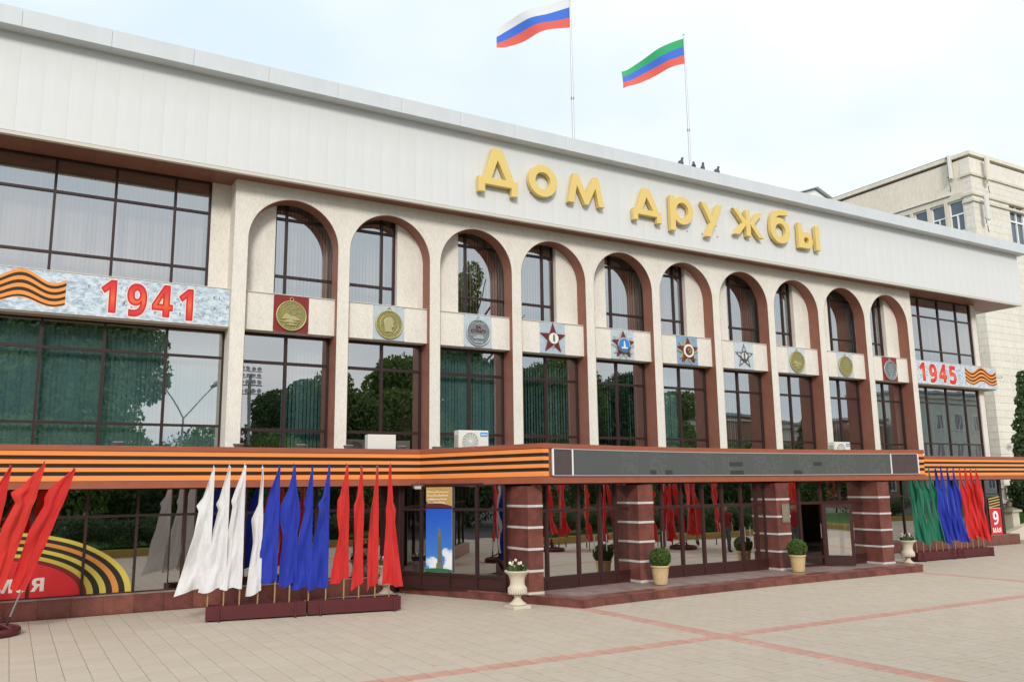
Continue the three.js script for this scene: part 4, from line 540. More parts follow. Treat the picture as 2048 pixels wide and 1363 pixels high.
// birds sitting on the roof edge
for (const [x, t, w] of [[18.62, 0.5, 'standing apart left of the green striped flagpole'], [19.2, 2.4, 'leaning beside the green striped flagpole'], [19.6, -0.4, 'right beside the green striped flagpole'], [20.25, 0.9, 'furthest along the roof edge from the flagpoles']]) {
  const g = tag(group('pigeon', scene, [x, CAPY + 0.42, 0.55]), 'small dark pigeon ' + w, 'pigeon', 'pigeons on the roof edge'); g.rotation.y = t; const body = new THREE.SphereGeometry(0.09, 14, 10).scale(0.85, 1.25, 1.15), head = new THREE.SphereGeometry(0.042, 10, 8).translate(0, 0.16, 0.06), tail = new THREE.BoxGeometry(0.06, 0.02, 0.2).rotateX(0.7).translate(0, -0.07, -0.13), beak = new THREE.ConeGeometry(0.012, 0.04, 6).rotateX(Math.PI / 2).translate(0, 0.16, 0.115), neck = cyl(0, 0.05, 0, 0.05, 0.035, 0.11, 10).rotateX(0.25).translate(0, 0, 0.02);
  add('body', merge([body, head, tail, beak, neck].map((q) => q.translate(0, 0.17, 0))), S('#4a4c55', { roughness: 0.6 }), g); add('leg', merge([rod([-0.03, 0, 0], [-0.03, 0.08, 0], 0.007, 5), rod([0.03, 0, 0], [0.03, 0.08, 0], 0.007, 5)]), S('#a04a3c'), g);
}

// ------------------------------------------------------------------ urns and clipped box balls
const rl = rand(42);
function leafBall(R, n, size, seed, squash = 1) { const r = rand(seed), list = []; for (let k = 0; k < n; k++) { const u = r() * 2 - 1, a = r() * 6.283, q = Math.sqrt(1 - u * u), rr = R * (0.9 + 0.12 * r()), s = size * (0.7 + 0.6 * r()); const g = new THREE.PlaneGeometry(s, s * 1.4).rotateX(r() * 3).rotateY(r() * 6).rotateZ(r() * 3).translate(q * Math.cos(a) * rr, u * rr * squash, q * Math.sin(a) * rr); list.push(g); } return merge(list); }
function urn(x, y, z, s, label, seed) {
  const g = tag(group('urn_planter', scene, [x, y, z]), label, 'urn'); g.scale.setScalar(s);
  const L = (pts, n = 40) => new THREE.LatheGeometry(pts.map(([a, b]) => new THREE.Vector2(a, b)), n);
  add('base', new RoundedBoxGeometry(0.42, 0.07, 0.42, 2, 0.008).translate(0, 0.035, 0), M.urn, g);
  add('foot', L([[0.0, 0.07], [0.19, 0.07], [0.19, 0.1], [0.13, 0.14], [0.075, 0.2], [0.07, 0.24], [0.095, 0.26], [0.07, 0.28]]), M.urn, g);
  const bowl = L([[0.06, 0.28], [0.14, 0.3], [0.2, 0.36], [0.21, 0.42], [0.17, 0.47], [0.155, 0.52], [0.165, 0.62], [0.2, 0.7], [0.27, 0.755], [0.28, 0.79], [0.245, 0.79], [0.2, 0.74], [0.14, 0.62]]); add('bowl', bowl, M.urn, g);
  add('gadroon', merge(Array.from({ length: 22 }, (_, k) => new THREE.SphereGeometry(0.03, 8, 6).scale(1, 2.6, 0.7).rotateZ(0).translate(0, 0.37, 0.19).rotateY(k / 22 * 6.283))), M.urn, g); add('soil', cyl(0, 0.7, 0, 0.19, 0.22, 0.05, 24), M.soil, g);
  const r = rand(seed), lv = [], w = [], v = []; for (let k = 0; k < 110; k++) { const a = r() * 6.283, q = Math.sqrt(r()) * 0.21, h = 0.08 + r() * 0.14; lv.push(new THREE.PlaneGeometry(0.035, 0.1).rotateX(-0.5 + r()).rotateY(a).translate(Math.cos(a) * q, 0.75 + h * 0.55, Math.sin(a) * q)); if (k % 4 === 0) (k % 8 ? v : w).push(new THREE.CircleGeometry(0.034, 7).rotateX(-0.6 + r() * 0.8).rotateY(r() * 6).translate(Math.cos(a) * q, 0.78 + h, Math.sin(a) * q)); }
  const pl = add('foliage', merge(lv), M.boxB, g); add('pale_flower', merge(w), M.petal, pl); add('violet_flower', merge(v), M.petalV, pl); return g;
}
urn(9.63, 0, 4.62, 1.0, 'cream fluted urn with pansies standing before the first column', 51);
urn(8.05, 0, 1.05, 0.95, 'cream urn half hidden behind the last red flag of the stand', 52);
urn(24.25, 0, 3.75, 1.0, 'cream fluted urn with pansies between the last column and green flags', 53);
for (const [x, z, w, sd] of [[13.78, 4.42, 'second granite column', 61], [18.72, 4.3, 'third granite column', 62]]) {
  const g = tag(group('box_ball_planter', scene, [x, 0.203, z]), 'clipped green ball shrub in a tan lattice pot before the ' + w, 'planter', 'ball shrubs at the entrance');
  add('pot', new THREE.LatheGeometry([[0, 0], [0.15, 0], [0.16, 0.02], [0.195, 0.3], [0.2, 0.4], [0.225, 0.41], [0.225, 0.45], [0.195, 0.45], [0.18, 0.4], [0, 0.4]].map(([a, b]) => new THREE.Vector2(a, b)), 36), M.pot, g);
  const lat = []; for (let k = 0; k < 18; k++) for (const s of [1, -1]) lat.push(rod([Math.sin(k / 18 * 6.283) * 0.165, 0.06, Math.cos(k / 18 * 6.283) * 0.165], [Math.sin((k + s * 2.5) / 18 * 6.283) * 0.198, 0.36, Math.cos((k + s * 2.5) / 18 * 6.283) * 0.198], 0.008, 5)); add('lattice', merge(lat), M.pot, g);
  const b = group('shrub', g, [0, 0.63, 0]); b.scale.setScalar(0.88); add('core', new THREE.SphereGeometry(0.26, 20, 14).scale(1, 0.86, 1), M.boxB, b); add('leaves', leafBall(0.3, 2200, 0.028, sd, 0.88), M.box, b);
}

// ------------------------------------------------------------------ right edge: terrace, balustrade, grass bank, stair pillar, conifer
{
  const bank = new THREE.PlaneGeometry(24, 3.4, 60, 14); { const p = bank.attributes.position, r = rand(7); for (let i = 0; i < p.count; i++) { const v = (p.getY(i) + 1.7) / 3.4; p.setXYZ(i, p.getX(i) + 48.5, 0.06 + v * 1.2 + (r() - 0.5) * 0.04, -0.9 - v * 3.3); } bank.computeVertexNormals(); }
  structure(add('grass_bank', metreUV(bank), M.grass), 'green grass bank below the balustrade');
  const r = rand(12), bl = []; for (let k = 0; k < 9000; k++) { const v = r(), x = 37 + r() * 12; bl.push(new THREE.PlaneGeometry(0.012, 0.09).translate(0, 0.045, 0).rotateX((r() - 0.5) * 0.7).rotateY(r() * 6).translate(x, 0.06 + v * 1.2, -0.9 - v * 3.3)); } const gr = add('grass', merge(bl), P('#4f8030', { roughness: 0.9, transmission: 0.3 })); gr.userData.kind = 'stuff'; tag(gr, 'short green grass growing on the bank by the balustrade', 'grass');
  const fl = []; for (let k = 0; k < 160; k++) { const x = 40.4 + r() * 2.6, v = 0.12 + r() * 0.16; fl.push(new THREE.CircleGeometry(0.035, 6).rotateX(-0.8 + r()).rotateY(r() * 3).translate(x, 0.17 + v * 1.2 + r() * 0.08, -0.9 - v * 3.3)); } const fo = add('red_flowers', merge(fl), M.petalR); fo.userData.kind = 'stuff'; tag(fo, 'red flowers blooming low on the grass bank', 'flowers');
  const wall = tag(group('balustrade', scene, [0, 0, -4.4]), 'grey stone terrace wall topped by a white balustrade beyond the building', 'balustrade'); add('retaining_wall', bx(36.8, 60, 0, 1.45, -0.3, 0.2), M.greyStone, wall); add('plinth', bx(36.8, 60, 1.45, 1.62, -0.14, 0.3), M.lime, wall); add('rail', bx(36.8, 60, 2.22, 2.36, -0.12, 0.26), M.lime, wall);
  const bal = new THREE.LatheGeometry([[0.07, 0], [0.07, 0.06], [0.045, 0.1], [0.09, 0.22], [0.075, 0.34], [0.045, 0.46], [0.065, 0.52], [0.065, 0.6]].map(([a, b]) => new THREE.Vector2(a, b)), 12); for (let k = 0; k < 70; k++) { const m = add('baluster', bal, M.pvc, wall); m.position.set(37.1 + k * 0.3, 1.62, 0.07); }
  const p = tag(group('stair_pillar', scene, [39.15, 0, -1.45]), 'cream stone pillar with ball finial at the foot of the stair', 'pillar'); add('shaft', bx(-0.26, 0.26, 0, 1.2, -0.26, 0.26), M.lime, p); add('cap', bx(-0.36, 0.36, 1.2, 1.3, -0.36, 0.36), M.lime, p); add('cap_slope', new THREE.CylinderGeometry(0.12, 0.46, 0.12, 4).rotateY(Math.PI / 4).translate(0, 1.36, 0), M.lime, p); add('finial', new THREE.SphereGeometry(0.13, 16, 12).translate(0, 1.54, 0), M.lime, p); add('panel', bx(0.1, 0.24, 0.35, 1.0, 0.26, 0.275), M.stone[2], p);
  const st = tag(group('stair_parapet', scene, [38.75, 0, -0.95]), 'sloping cream stone stair parapet beside the grass bank', 'parapet'); const sh = new THREE.Shape(); sh.moveTo(-1.4, 0); sh.lineTo(6, 0); sh.lineTo(6, 2.1); sh.lineTo(0.9, 0.72); sh.lineTo(-1.4, 0.26); sh.closePath(); add('slope', metreUV(new THREE.ExtrudeGeometry(sh, { depth: 0.3, bevelEnabled: false }).translate(0, 0, -0.15)), M.lime, st);
}
function crown(n, blobs, size, seed, droop = 0) { const r = rand(seed), pos = [], nor = [], uv = []; const v = new THREE.Vector3(), e = new THREE.Euler(), q = new THREE.Quaternion(), c = [[-0.5, -0.5], [0.5, -0.5], [0.5, 0.5], [-0.5, -0.5], [0.5, 0.5], [-0.5, 0.5]];
  const tot = blobs.reduce((s, b) => s + b[3] ** 2, 0);
  for (const [bx0, by, bz, R, sy = 1] of blobs) { const m = Math.round(n * R * R / tot); for (let k = 0; k < m; k++) { const u = r() * 2 - 1, a = r() * 6.283, w = Math.sqrt(1 - u * u), rr = R * (0.55 + 0.5 * Math.pow(r(), 0.5)); const x = bx0 + w * Math.cos(a) * rr, y = by + u * rr * sy, z = bz + w * Math.sin(a) * rr, s = size * (0.6 + 0.8 * r()); e.set(r() * 6, r() * 6, r() * 6); q.setFromEuler(e); for (const [i, j] of c) { v.set(i * s, j * s * 1.5, 0).applyQuaternion(q); pos.push(x + v.x, y + v.y - droop * (v.y < 0 ? 0.1 : 0), z + v.z); uv.push(i + 0.5, j + 0.5); } } }
  const g = new THREE.BufferGeometry(); g.setAttribute('position', new THREE.Float32BufferAttribute(pos, 3)); g.setAttribute('uv', new THREE.Float32BufferAttribute(uv, 2)); g.computeVertexNormals(); return g; }
function trunkGeo(h, r0, limbs, seed) { const r = rand(seed), list = [rod([0, 0, 0], [0, h, 0], r0, 10, r0 * 0.5)]; for (let k = 0; k < limbs; k++) { const a = r() * 6.283, y = h * (0.55 + 0.4 * r()), l = h * (0.3 + 0.25 * r()); list.push(rod([0, y, 0], [Math.cos(a) * l * 0.7, y + l * 0.8, Math.sin(a) * l * 0.7], r0 * 0.4, 6, r0 * 0.15)); } return merge(list); }
{ const g = tag(group('conifer_tree', scene, [44.3, 1.1, -3.0]), 'narrow dark green conifer beside the beige building', 'tree'), b = []; for (let k = 0; k < 26; k++) { const t = k / 25, a = k * 2.4; b.push([Math.cos(a) * 0.55 * (1 - t), 0.4 + t * 6.4, Math.sin(a) * 0.55 * (1 - t), 0.25 + 0.55 * (1 - t), 0.8]); } add('crown', crown(14000, b, 0.075, 91), M.leafC, g); add('trunk', rod([0, -0.1, 0], [0, 6.2, 0], 0.12, 8, 0.03), M.bark, g); }

// ------------------------------------------------------------------ beige building behind
{
  const g = tag(group('beige_building', scene, [46.9, 0, -6]), 'tall beige stone building with grooved courses behind the white roof', 'building'), H = 21.6;
  add('core', bx(0.42, 30, 0, H - 0.4, -40, -0.28), M.beige, g); const n = 50, h = (H - 1.4) / n;
  for (let k = 0; k < n; k++) { const y = k * h; const inWin = y + h > 16.3 && y < 18.9; const seg = inWin ? [[0, 3.7], [5.3, 30]] : [[0, 30]]; for (const [a, b] of seg) add('stone_course', bx(a, b, y + 0.005, y + h - 0.005, -0.3, 0), M.stone[(k * 7 + (a ? 1 : 0)) % 3], g); add('quoin_course', bx(0, 0.3, y + 0.005, y + h - 0.005, -0.55, -0.302), M.stone[(k * 5 + 1) % 3], g); }
  add('cornice', bx(-0.12, 30, H - 0.22, H, -40, 0.14), M.beige, g); add('frieze', bx(-0.02, 30, H - 1.4, H - 0.36, -0.58, 0.02), M.stone[1], g); for (const y of [H - 1.45, 18.95, 18.55]) add('moulding', bx(-0.1, 30, y, y + 0.14, -0.6, 0.1), M.lime, g);
  add('side_wall', bx(0.0, 0.06, 19.3, H - 0.36, -40, -0.56), M.beige, g); add('side_wall', bx(0.02, 0.055, 0, 15.6, -40, -0.56), M.beige, g); add('roof_edge', bx(-0.1, 0.1, H, H + 0.06, -40, -1), M.metal, g); add('lintel', bx(-0.05, 0.06, 18.9, 19.3, -40, -0.56), M.lime, g);
  for (let k = 0; k < 16; k++) { const z = -1.06 - k * 1.12; const w = group('window', g, [0, 0, z]); add('glass', bx(0.16, 0.2, 15.7, 18.85, -0.42, 0.46), M.pane, w); add('frame', merge([bx(0.08, 0.17, 15.6, 18.9, -0.46, -0.38), bx(0.08, 0.17, 15.6, 18.9, 0.38, 0.46), bx(0.085, 0.168, 18.0, 18.08, -0.42, 0.42), bx(0.085, 0.168, 17.0, 17.06, -0.42, 0.42), bx(0.082, 0.165, 15.6, 18.0, -0.035, 0.035), bx(0.084, 0.165, 18.82, 18.9, -0.42, 0.42)]), M.pvc, w); add('pier', bx(-0.12, 0.2, 15.6, 18.9, -0.64, -0.48), M.lime, w); add('side_curtain', bx(0.2, 0.21, 15.7, 18.85, 0.08, 0.4), M.curtain, w); }
  const w = group('window', g, [4.5, 0, 0]); add('glass', bx(-0.8, 0.8, 16.35, 18.85, -0.2, -0.17), M.pane, w); add('frame', merge([bx(-0.8, -0.7, 16.3, 18.9, -0.17, -0.08), bx(0.7, 0.8, 16.3, 18.9, -0.17, -0.08), bx(-0.05, 0.05, 16.3, 18.9, -0.168, -0.085), bx(-0.8, 0.8, 17.9, 18.0, -0.168, -0.082), bx(-0.8, 0.8, 16.3, 16.4, -0.168, -0.08)]), M.pvc, w); add('sill', bx(-0.9, 0.9, 16.18, 16.29, -0.2, 0.14), M.pvc, w);
  add('gutter_pipe', merge([rod([-0.08, 19.25, -30], [-0.08, 19.25, -1.3], 0.035, 6)]), M.metal, g);
  // antennas of a phone mast on the corner
  for (const [x, y, z, t, lb] of [[46.72, 20.2, -7.2, 0.2, 'grey panel antenna above the beige building corner windows'], [48.1, 19.9, -5.75, 0, 'cream panel antenna on the grooved front of the beige building'], [47.5, 17.4, -5.7, 0, 'grey panel antenna low on the beige building corner']]) { const a = tag(group('panel_antenna', scene, [x, y, z]), lb, 'antenna'); a.rotation.y = t; add('panel', new RoundedBoxGeometry(0.3, 1.45, 0.16, 2, 0.03).translate(-0.05, 0.7, 0.16), lb.startsWith('cream') ? M.beige : M.plastic, a); add('mast', rod([0, -0.2, 0], [0, 1.5, 0], 0.03), M.metal, a); add('bracket', merge([bx(-0.05, 0.05, 0.1, 0.16, -0.05, 0.12), bx(-0.05, 0.05, 1.3, 1.36, -0.05, 0.12)]), M.metalDark, a); add('cable', rod([0.03, -0.3, 0.02], [0.2, -0.7, -0.04], 0.02), M.metalDark, a); }
  const lampW = tag(group('wall_lamp', scene, [44.9, 0, -5.95]), 'white wall bracket with two small lamps on the beige building', 'wall lamp'); add('bracket', rod([0, 0, 0], [0, 0, 0.01], 0.01), M.metal, lampW); lampW.position.set(47.6, 4.6, -5.98); add('arm', merge([rod([0, 0, 0], [0, 0.1, 0.5], 0.03), rod([0.9, 0, 0], [0.9, 0.1, 0.5], 0.03)]), M.pvc, lampW); add('head', merge([new RoundedBoxGeometry(0.5, 0.1, 0.25, 2, 0.04).rotateZ(0.3).translate(-0.1, 0.15, 0.55), new RoundedBoxGeometry(0.5, 0.1, 0.25, 2, 0.04).rotateZ(-0.3).translate(1.0, 0.15, 0.55)]), M.pvc, lampW);
  const ph = tag(group('roof_house', scene, [51.9, 0.55, -21]), 'small white gabled roof house peeping over the fascia', 'building'); { const s = new THREE.Shape(); s.moveTo(-2.3, 20); s.lineTo(2.3, 20); s.lineTo(2.3, 23.5); s.lineTo(0, 24.35); s.lineTo(-2.3, 23.5); s.closePath(); add('wall', metreUV(new THREE.ExtrudeGeometry(s, { depth: 4, bevelEnabled: false }).translate(0, 0, -4)), M.white, ph); add('roof', merge([bx(-2.6, 0.02, 0, 0.08, -4.2, 0.3).rotateZ(0.354).translate(0, 24.42, 0), bx(-0.02, 2.6, 0, 0.08, -4.2, 0.3).rotateZ(-0.354).translate(0, 24.42, 0)]), M.metal, ph); add('window', bx(-0.9, -0.3, 23.0, 23.7, 0.0, 0.03), M.pane, ph); add('air_unit', new RoundedBoxGeometry(0.6, 0.5, 0.3, 2, 0.03).translate(1.2, 23.3, 0.18), M.plastic, ph); }
}

// ------------------------------------------------------------------ the far side of the square, behind the photographer: what the glass mirrors
{
  const bed = structure(group('flower_bed'), 'planted bed with a yellow kerb'); add('kerb', wallAlong([[60, 17.2], [2, 17.4], [-24, 18.6]], -0.02, 0.28, 0.22, 0), M.yellow, bed); add('soil', slabPlan([[60, 17.5], [2, 17.7], [-24, 18.9], [-24, 34], [60, 34]], -0.02, 0.2), M.grass, bed);
  structure(add('road', bx(-60, 140, -0.02, 0.0, 35, 46), M.asphalt), 'asphalt road across the square');
  const hv = [0, 1].map((k) => crown(9000, Array.from({ length: 9 }, (_, i) => { const r = rand(500 + k * 20 + i); return [(r() - 0.5) * 3.2, 1.2 + r() * 2.0, (r() - 0.5) * 1.6, 0.9 + r() * 0.8, 0.9]; }), 0.085, 510 + k));
  const stem = trunkGeo(1.6, 0.07, 6, 3); let first = 0;
  for (let k = 0; k < 36; k++) { const r = rand(600 + k), x = -20 + k * 2.3 + r() * 1.0, z = 26.5 + r() * 6; const g = tag(group('bush', scene, [x, 0.2, z]), 'large dark green bush in the planted bed opposite the building', 'bush', 'bushes in the planted bed'); const c = add('foliage', hv[k % 2], k % 3 ? M.leafB : M.leafC, g); c.rotation.y = r() * 6; c.scale.set(1.0 + r() * 0.3, 1.0 + r() * 0.4, 1); add('stem', stem, M.bark, g); }
  for (let k = 0; k < 26; k++) { const r = rand(1300 + k), x = 3.6 + k * 2.1, g = tag(group('low_hedge', scene, [x, 0.12, 19.8 + r() * 0.5]), 'low clipped hedge plant behind the yellow kerb of the bed', 'hedge', 'hedge plants along the yellow kerb'); const c = add('foliage', hv[k % 2], M.leafC, g); c.scale.set(0.62, 0.33, 0.5); c.rotation.y = k; }
  for (let k = 0; k < 16; k++) { const r = rand(1400 + k), x = -27 - r() * 3, z = -9 + k * 1.9, g = tag(group('bush', scene, [x, 0, z]), 'dark green bush at the side of the square, mirrored in the angled glazing', 'bush', 'bushes at the side of the square'); const c = add('foliage', hv[k % 2], k % 2 ? M.leafB : M.leafC, g); c.rotation.y = r() * 6; c.scale.set(1.3, 1.3 + r() * 0.8, 1.2); add('stem', stem, M.bark, g); }
  for (let k = 0; k < 46; k++) { const r = rand(900 + k), x = -26 + k * 2.6 + r(), z = 47.5 + r() * 2; const g = tag(group('bush', scene, [x, 0, z]), 'tall dark bush in the row beyond the road opposite the building', 'bush', 'bushes beyond the road'); const c = add('foliage', hv[k % 2], k % 2 ? M.leafB : M.leafC, g); c.rotation.y = r() * 6; c.scale.set(1.3, 1.45 + r() * 0.3, 1.2); add('stem', stem, M.bark, g); }
  const tv = [0, 1, 2].map((k) => crown(26000, Array.from({ length: 17 }, (_, i) => { const r = rand(700 + k * 40 + i), a = r() * 6.283, q = r() * 3.4; return [Math.cos(a) * q, 5.2 + r() * 6.6, Math.sin(a) * q, 1.3 + r() * 1.2, 0.9]; }), 0.15, 710 + k)), tk = trunkGeo(7.5, 0.26, 9, 5);
  const spots = [[-12.5, 47, 1.4], [-5.6, 49, 1.48], [0.2, 46, 1.45], [4.2, 50, 1.3], [21.6, 51, 0.92], [26, 48, 1.02], [31.5, 50, 1.12], [37, 47, 1.15], [42, 51, 1.18], [47.5, 48, 1.15], [53, 50, 1.1], [58.5, 48, 1.1], [62.5, 52, 0.85], [-31, -4, 0.8], [-33, 3, 0.9], [-32, 11, 0.85]];
  spots.forEach(([x, z, s], k) => { const g = tag(group('broadleaf_tree', scene, [x, 0, z]), 'tall leafy green tree across the square, mirrored in the windows', 'tree', 'trees across the square'); const c = add('crown', tv[k % 3], [M.leafA, M.leafB, M.leafC][(k * 2) % 3], g); c.scale.setScalar(s); c.rotation.y = k * 1.3; add('trunk', tk, M.bark, g).scale.setScalar(s); });
  { const pop = crown(22000, Array.from({ length: 20 }, (_, i) => { const t = i / 19, r = rand(800 + i); return [(r() - 0.5) * 1.4, 4 + t * 20, (r() - 0.5) * 1.4, 1.1 + 0.8 * Math.sin(Math.PI * Math.min(1, t * 0.9 + 0.12)), 1.3]; }), 0.16, 810), g = tag(group('poplar_tree', scene, [38.8, 0, 53]), 'very tall slim poplar across the square, mirrored in an upper window', 'tree'); add('crown', pop, M.leafB, g); add('trunk', trunkGeo(20, 0.3, 10, 9), M.bark, g); }
  { const fir = crown(14000, Array.from({ length: 18 }, (_, i) => { const t = i / 17; return [Math.cos(i * 2.4) * 1.2 * (1 - t), 2 + t * 8.5, Math.sin(i * 2.4) * 1.2 * (1 - t), 0.5 + 1.3 * (1 - t), 0.7]; }), 0.2, 820), g = tag(group('fir_tree', scene, [82, 0, 48]), 'dark fir tree before the houses across the square', 'tree'); add('crown', fir, M.leafC, g); add('trunk', rod([0, 0, 0], [0, 10, 0], 0.2, 8, 0.04), M.bark, g); }
  { const g = tag(group('street_lamp', scene, [9.1, 0, 34]), 'grey double-armed street lamp across the square, mirrored in the wing window', 'street lamp'); add('pole', rod([0, 0, 0], [0, 7.2, 0], 0.1, 10, 0.06), M.metal, g); for (const [x, s] of [[-1.35, 1], [1.75, 1]]) { add('arm', new THREE.TubeGeometry(new THREE.QuadraticBezierCurve3(new THREE.Vector3(0, 7.1, 0), new THREE.Vector3(x * 0.45, 8.1, 0), new THREE.Vector3(x, 9.25, 0)), 12, 0.045, 8), M.metal, g); add('lamp_head', new THREE.SphereGeometry(0.22, 12, 8).scale(1.7, 0.6, 1).rotateZ(x < 0 ? -0.5 : 0.6).translate(x * 1.08, 9.38, 0), M.metal, g); } }
  { const g = tag(group('floodlight_mast', scene, [13.3, 0, 35]), 'lattice stadium floodlight mast across the square, mirrored in the first arch window', 'mast'); add('shaft', rod([0, 0, 0], [0, 10.2, 0], 0.16, 8, 0.1), M.metal, g); for (let k = 0; k < 4; k++) add('lamp_row', merge([bx(-0.75, 0.75, 8.9 + k * 0.48, 8.96 + k * 0.48, -0.05, 0.05), ...[-0.55, -0.2, 0.2, 0.55].map((x) => new THREE.CylinderGeometry(0.15, 0.08, 0.16, 10).rotateX(-1.2).translate(x, 9.08 + k * 0.48, -0.05))]), M.metal, g); }
  const far = (x, z, w, h, d, mat, label, win) => { const g = tag(group('town_house', scene, [x, 0, z]), label, 'building'); add('wall', bx(0, w, 0, h, 0, d), mat, g); add('roof', bx(-0.4, w + 0.4, h, h + 0.35, -0.4, d), M.metal, g); add('cornice', bx(-0.2, w + 0.2, h - 0.7, h - 0.4, -0.25, 0), M.lime, g); for (let i = 0; i < win; i++) for (let j = 0; j < Math.floor(h / 4.2); j++) { const q = group('window', g, [(i + 0.5) * w / win, 1.6 + j * 4.1, 0]); add('pane', bx(-0.75, 0.75, 0, 2.1, -0.04, 0.02), M.pane, q); add('frame', merge([bx(-0.85, -0.75, -0.1, 2.2, -0.1, 0.02), bx(0.75, 0.85, -0.1, 2.2, -0.1, 0.02), bx(-0.85, 0.85, 2.1, 2.2, -0.098, 0.02), bx(-0.05, 0.05, 0, 2.1, -0.09, 0.02), bx(-0.85, 0.85, -0.14, 0, -0.12, 0.02)]), M.pvc, q); } };
  far(63.5, 55, 8, 10.4, 8, M.lime, 'pale stone house across the square beside the trees', 3); far(72.5, 56, 9, 11.2, 8, M.rust, 'reddish brown house across the square', 3); far(84, 55, 11, 10.2, 8, M.lime, 'pale house behind the fir tree across the square', 4); far(96, 53, 8, 11.0, 8, M.rust, 'brown house next to the mint green house', 2); far(105, 50, 26, 14.8, 10, M.mint, 'mint green house with white windows mirrored in the 1945 wing', 6);
}
// parked cars on the road, seen mirrored in the doors
{
  const side = new THREE.Shape(); side.moveTo(-2.1, 0.3); side.lineTo(-2.15, 0.75); side.quadraticCurveTo(-2.0, 0.88, -1.5, 0.92); side.quadraticCurveTo(-1.0, 1.42, -0.5, 1.45); side.lineTo(0.4, 1.43); side.quadraticCurveTo(0.95, 1.3, 1.2, 0.95); side.quadraticCurveTo(1.95, 0.88, 2.1, 0.7); side.lineTo(2.12, 0.3); side.closePath();
  const body = new THREE.ExtrudeGeometry(side, { depth: 1.5, bevelEnabled: true, bevelSize: 0.1, bevelThickness: 0.1, bevelSegments: 3 }).translate(0, 0, -0.75), gl = new THREE.Shape(); gl.moveTo(-1.3, 0.95); gl.quadraticCurveTo(-0.95, 1.34, -0.5, 1.38); gl.lineTo(0.36, 1.36); gl.quadraticCurveTo(0.8, 1.25, 1.0, 0.97); gl.closePath(); const gg = new THREE.ExtrudeGeometry(gl, { depth: 1.74, bevelEnabled: false }).translate(0, 0, -0.87);
  const tyre = new THREE.CylinderGeometry(0.32, 0.32, 0.22, 20).rotateX(Math.PI / 2), rim = new THREE.CylinderGeometry(0.19, 0.19, 0.235, 12).rotateX(Math.PI / 2), carW = P('#e4e6e8', { roughness: 0.35, clearcoat: 0.8 }), carD = P('#33363c', { roughness: 0.35, clearcoat: 0.8 }), carR = P('#6a1f2a', { roughness: 0.35, clearcoat: 0.8 });
  for (const [x, z, m, lb] of [[27, 37, carW, 'white parked car on the road opposite the first column'], [36, 37.2, carD, 'dark grey parked car on the road opposite the doors'], [46, 37, carR, 'dark red parked car on the road opposite the doors'], [16, 37, carW, 'white parked car on the road opposite the angled glazing']]) { const g = tag(group('parked_car', scene, [x, 0.0, z]), lb, 'car'); add('body', body, m, g); add('window', gg, M.pane, g); for (const wx of [-1.3, 1.3]) for (const wz of [-0.78, 0.78]) { const w = group('wheel', g, [wx, 0.32, wz]); add('tyre', tyre, M.metalDark, w); add('rim', rim, M.metal, w); } add('headlight', merge([bx(2.1, 2.2, 0.62, 0.74, -0.7, -0.4), bx(2.1, 2.2, 0.62, 0.74, 0.4, 0.7)]), M.enamelWhite, g); }
}
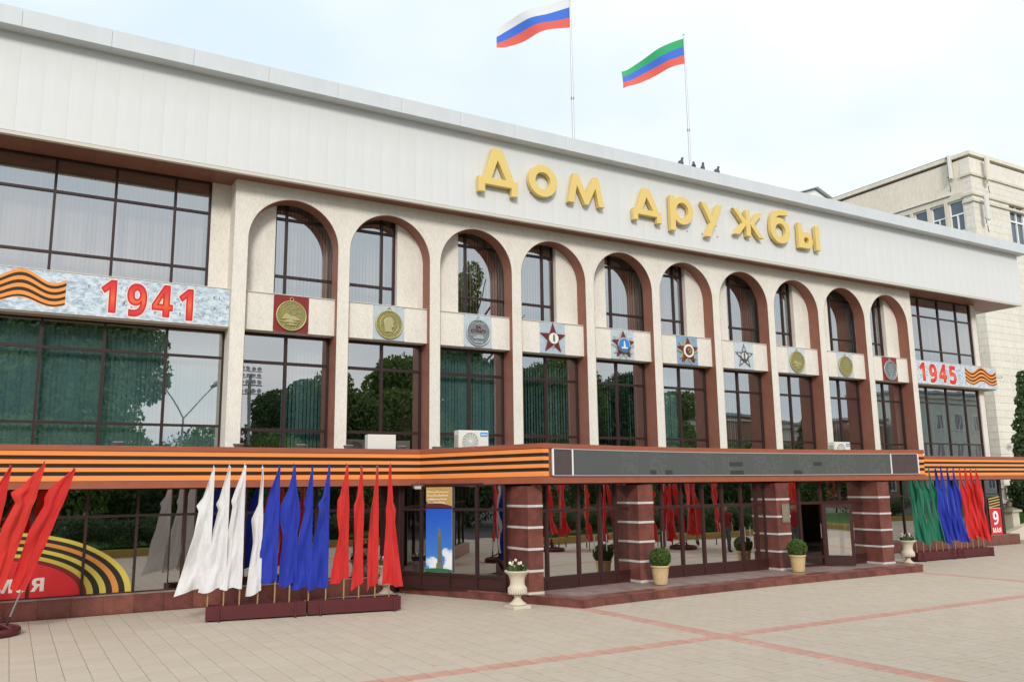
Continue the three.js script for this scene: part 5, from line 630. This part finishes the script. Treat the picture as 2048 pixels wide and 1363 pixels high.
// a man on the square, seen mirrored in the entrance doors
{
  const g = tag(group('person', scene, [24.6, 0, 10.6]), 'person in a red shirt and grey trousers standing opposite the doors', 'person'); g.rotation.y = Math.PI + 0.35;
  const sm = (a, b, k) => { const h = Math.max(0, Math.min(1, 0.5 + 0.5 * (b - a) / k)); return b + (a - b) * h - k * h * (1 - h); };
  const cap = (x, y, z, [a, b, r0, r1]) => { const ax = x - a[0], ay = y - a[1], az = z - a[2], bx0 = b[0] - a[0], by = b[1] - a[1], bz = b[2] - a[2], t = Math.max(0, Math.min(1, (ax * bx0 + ay * by + az * bz) / (bx0 * bx0 + by * by + bz * bz))); return Math.hypot(ax - bx0 * t, ay - by * t, az - bz * t) - (r0 + (r1 - r0) * t); };
  const meshOf = (bones, lo, size, n, k) => { const mc = new MarchingCubes(n, new THREE.MeshStandardMaterial(), false, false, 120000); mc.isolation = 0; for (let i = 0; i < n; i++) for (let j = 0; j < n; j++) for (let l = 0; l < n; l++) { const x = lo[0] + size * (i / n), y = lo[1] + size * (j / n), z = lo[2] + size * (l / n); let d = 9; for (const b of bones) d = sm(d, cap(x, y, z, b), k); mc.field[i + j * n + l * n * n] = -d; } mc.update(); const c = mc.count, q = new Float32Array(c * 3); for (let i = 0; i < c; i++) for (let a = 0; a < 3; a++) q[i * 3 + a] = lo[a] + (mc.positionArray[i * 3 + a] + 1) / 2 * size; const ge = new THREE.BufferGeometry(); ge.setAttribute('position', new THREE.BufferAttribute(q, 3)); ge.setAttribute('normal', new THREE.BufferAttribute(mc.normalArray.slice(0, c * 3), 3)); return ge; };
  const arm = (s, o = 0) => [[[s * 0.2, 1.44, 0], [s * 0.26, 1.15, -0.02], 0.052 + o, 0.042 + o], [[s * 0.26, 1.15, -0.02], [s * 0.25, 0.9, 0.08], 0.04 + o, 0.03 + o]], hand = (s) => [[[s * 0.25, 0.88, 0.09], [s * 0.25, 0.8, 0.11], 0.032, 0.026], [[s * 0.25, 0.8, 0.11], [s * 0.245, 0.72, 0.13], 0.012, 0.008], [[s * 0.27, 0.8, 0.11], [s * 0.268, 0.725, 0.135], 0.01, 0.008], [[s * 0.23, 0.8, 0.11], [s * 0.228, 0.73, 0.13], 0.011, 0.008], [[s * 0.235, 0.85, 0.11], [s * 0.21, 0.78, 0.15], 0.012, 0.009]];
  const leg = (s, o = 0) => [[[s * 0.1, 0.92, 0], [s * 0.11, 0.5, 0.02], 0.085 + o, 0.06 + o], [[s * 0.11, 0.5, 0.02], [s * 0.12, 0.1, -0.02], 0.058 + o, 0.04 + o]];
  const skin = [...arm(1), ...arm(-1), ...hand(1), ...hand(-1), ...leg(1), ...leg(-1), [[0, 0.95, 0], [0, 1.42, 0], 0.12, 0.14], [[0, 1.45, 0], [0, 1.58, 0.01], 0.055, 0.05], [[0, 1.64, 0.01], [0, 1.7, 0.02], 0.085, 0.088], [[0, 1.655, 0.09], [0, 1.64, 0.115], 0.014, 0.016], [[0.085, 1.66, 0], [0.09, 1.64, 0], 0.016, 0.012], [[-0.085, 1.66, 0], [-0.09, 1.64, 0], 0.016, 0.012]];
  add('body', meshOf(skin, [-0.95, -0.05, -0.95], 1.9, 110, 0.02), S('#b98a6c', { roughness: 0.7 }), g);
  add('shirt', meshOf([...arm(1, 0.016).slice(0, 1), ...arm(-1, 0.016).slice(0, 1), [[0, 0.96, 0], [0, 1.4, 0], 0.15, 0.165], [[-0.15, 1.42, 0], [0.15, 1.42, 0], 0.075, 0.075]], [-0.6, 0.7, -0.6], 1.2, 56, 0.04), S('#8e1f24', { roughness: 0.9 }), g);
  add('trousers', meshOf([...leg(1, 0.02), ...leg(-1, 0.02), [[0, 0.9, 0], [0, 1.0, 0], 0.14, 0.142]], [-0.6, 0.0, -0.6], 1.2, 60, 0.04), S('#5a616c', { roughness: 0.9 }), g);
  add('hair', meshOf([[[0, 1.7, -0.015], [0, 1.745, 0.01], 0.092, 0.086]], [-0.15, 1.58, -0.15], 0.3, 30, 0.01), S('#2a211c', { roughness: 0.9 }), g);
  for (const sx of [-0.12, 0.12]) add('shoe', new THREE.CapsuleGeometry(0.05, 0.16, 4, 10).rotateX(Math.PI / 2).scale(1, 0.85, 1).translate(sx, 0.045, 0.06), M.metalDark, g);
}
renderer.render(scene, camera);
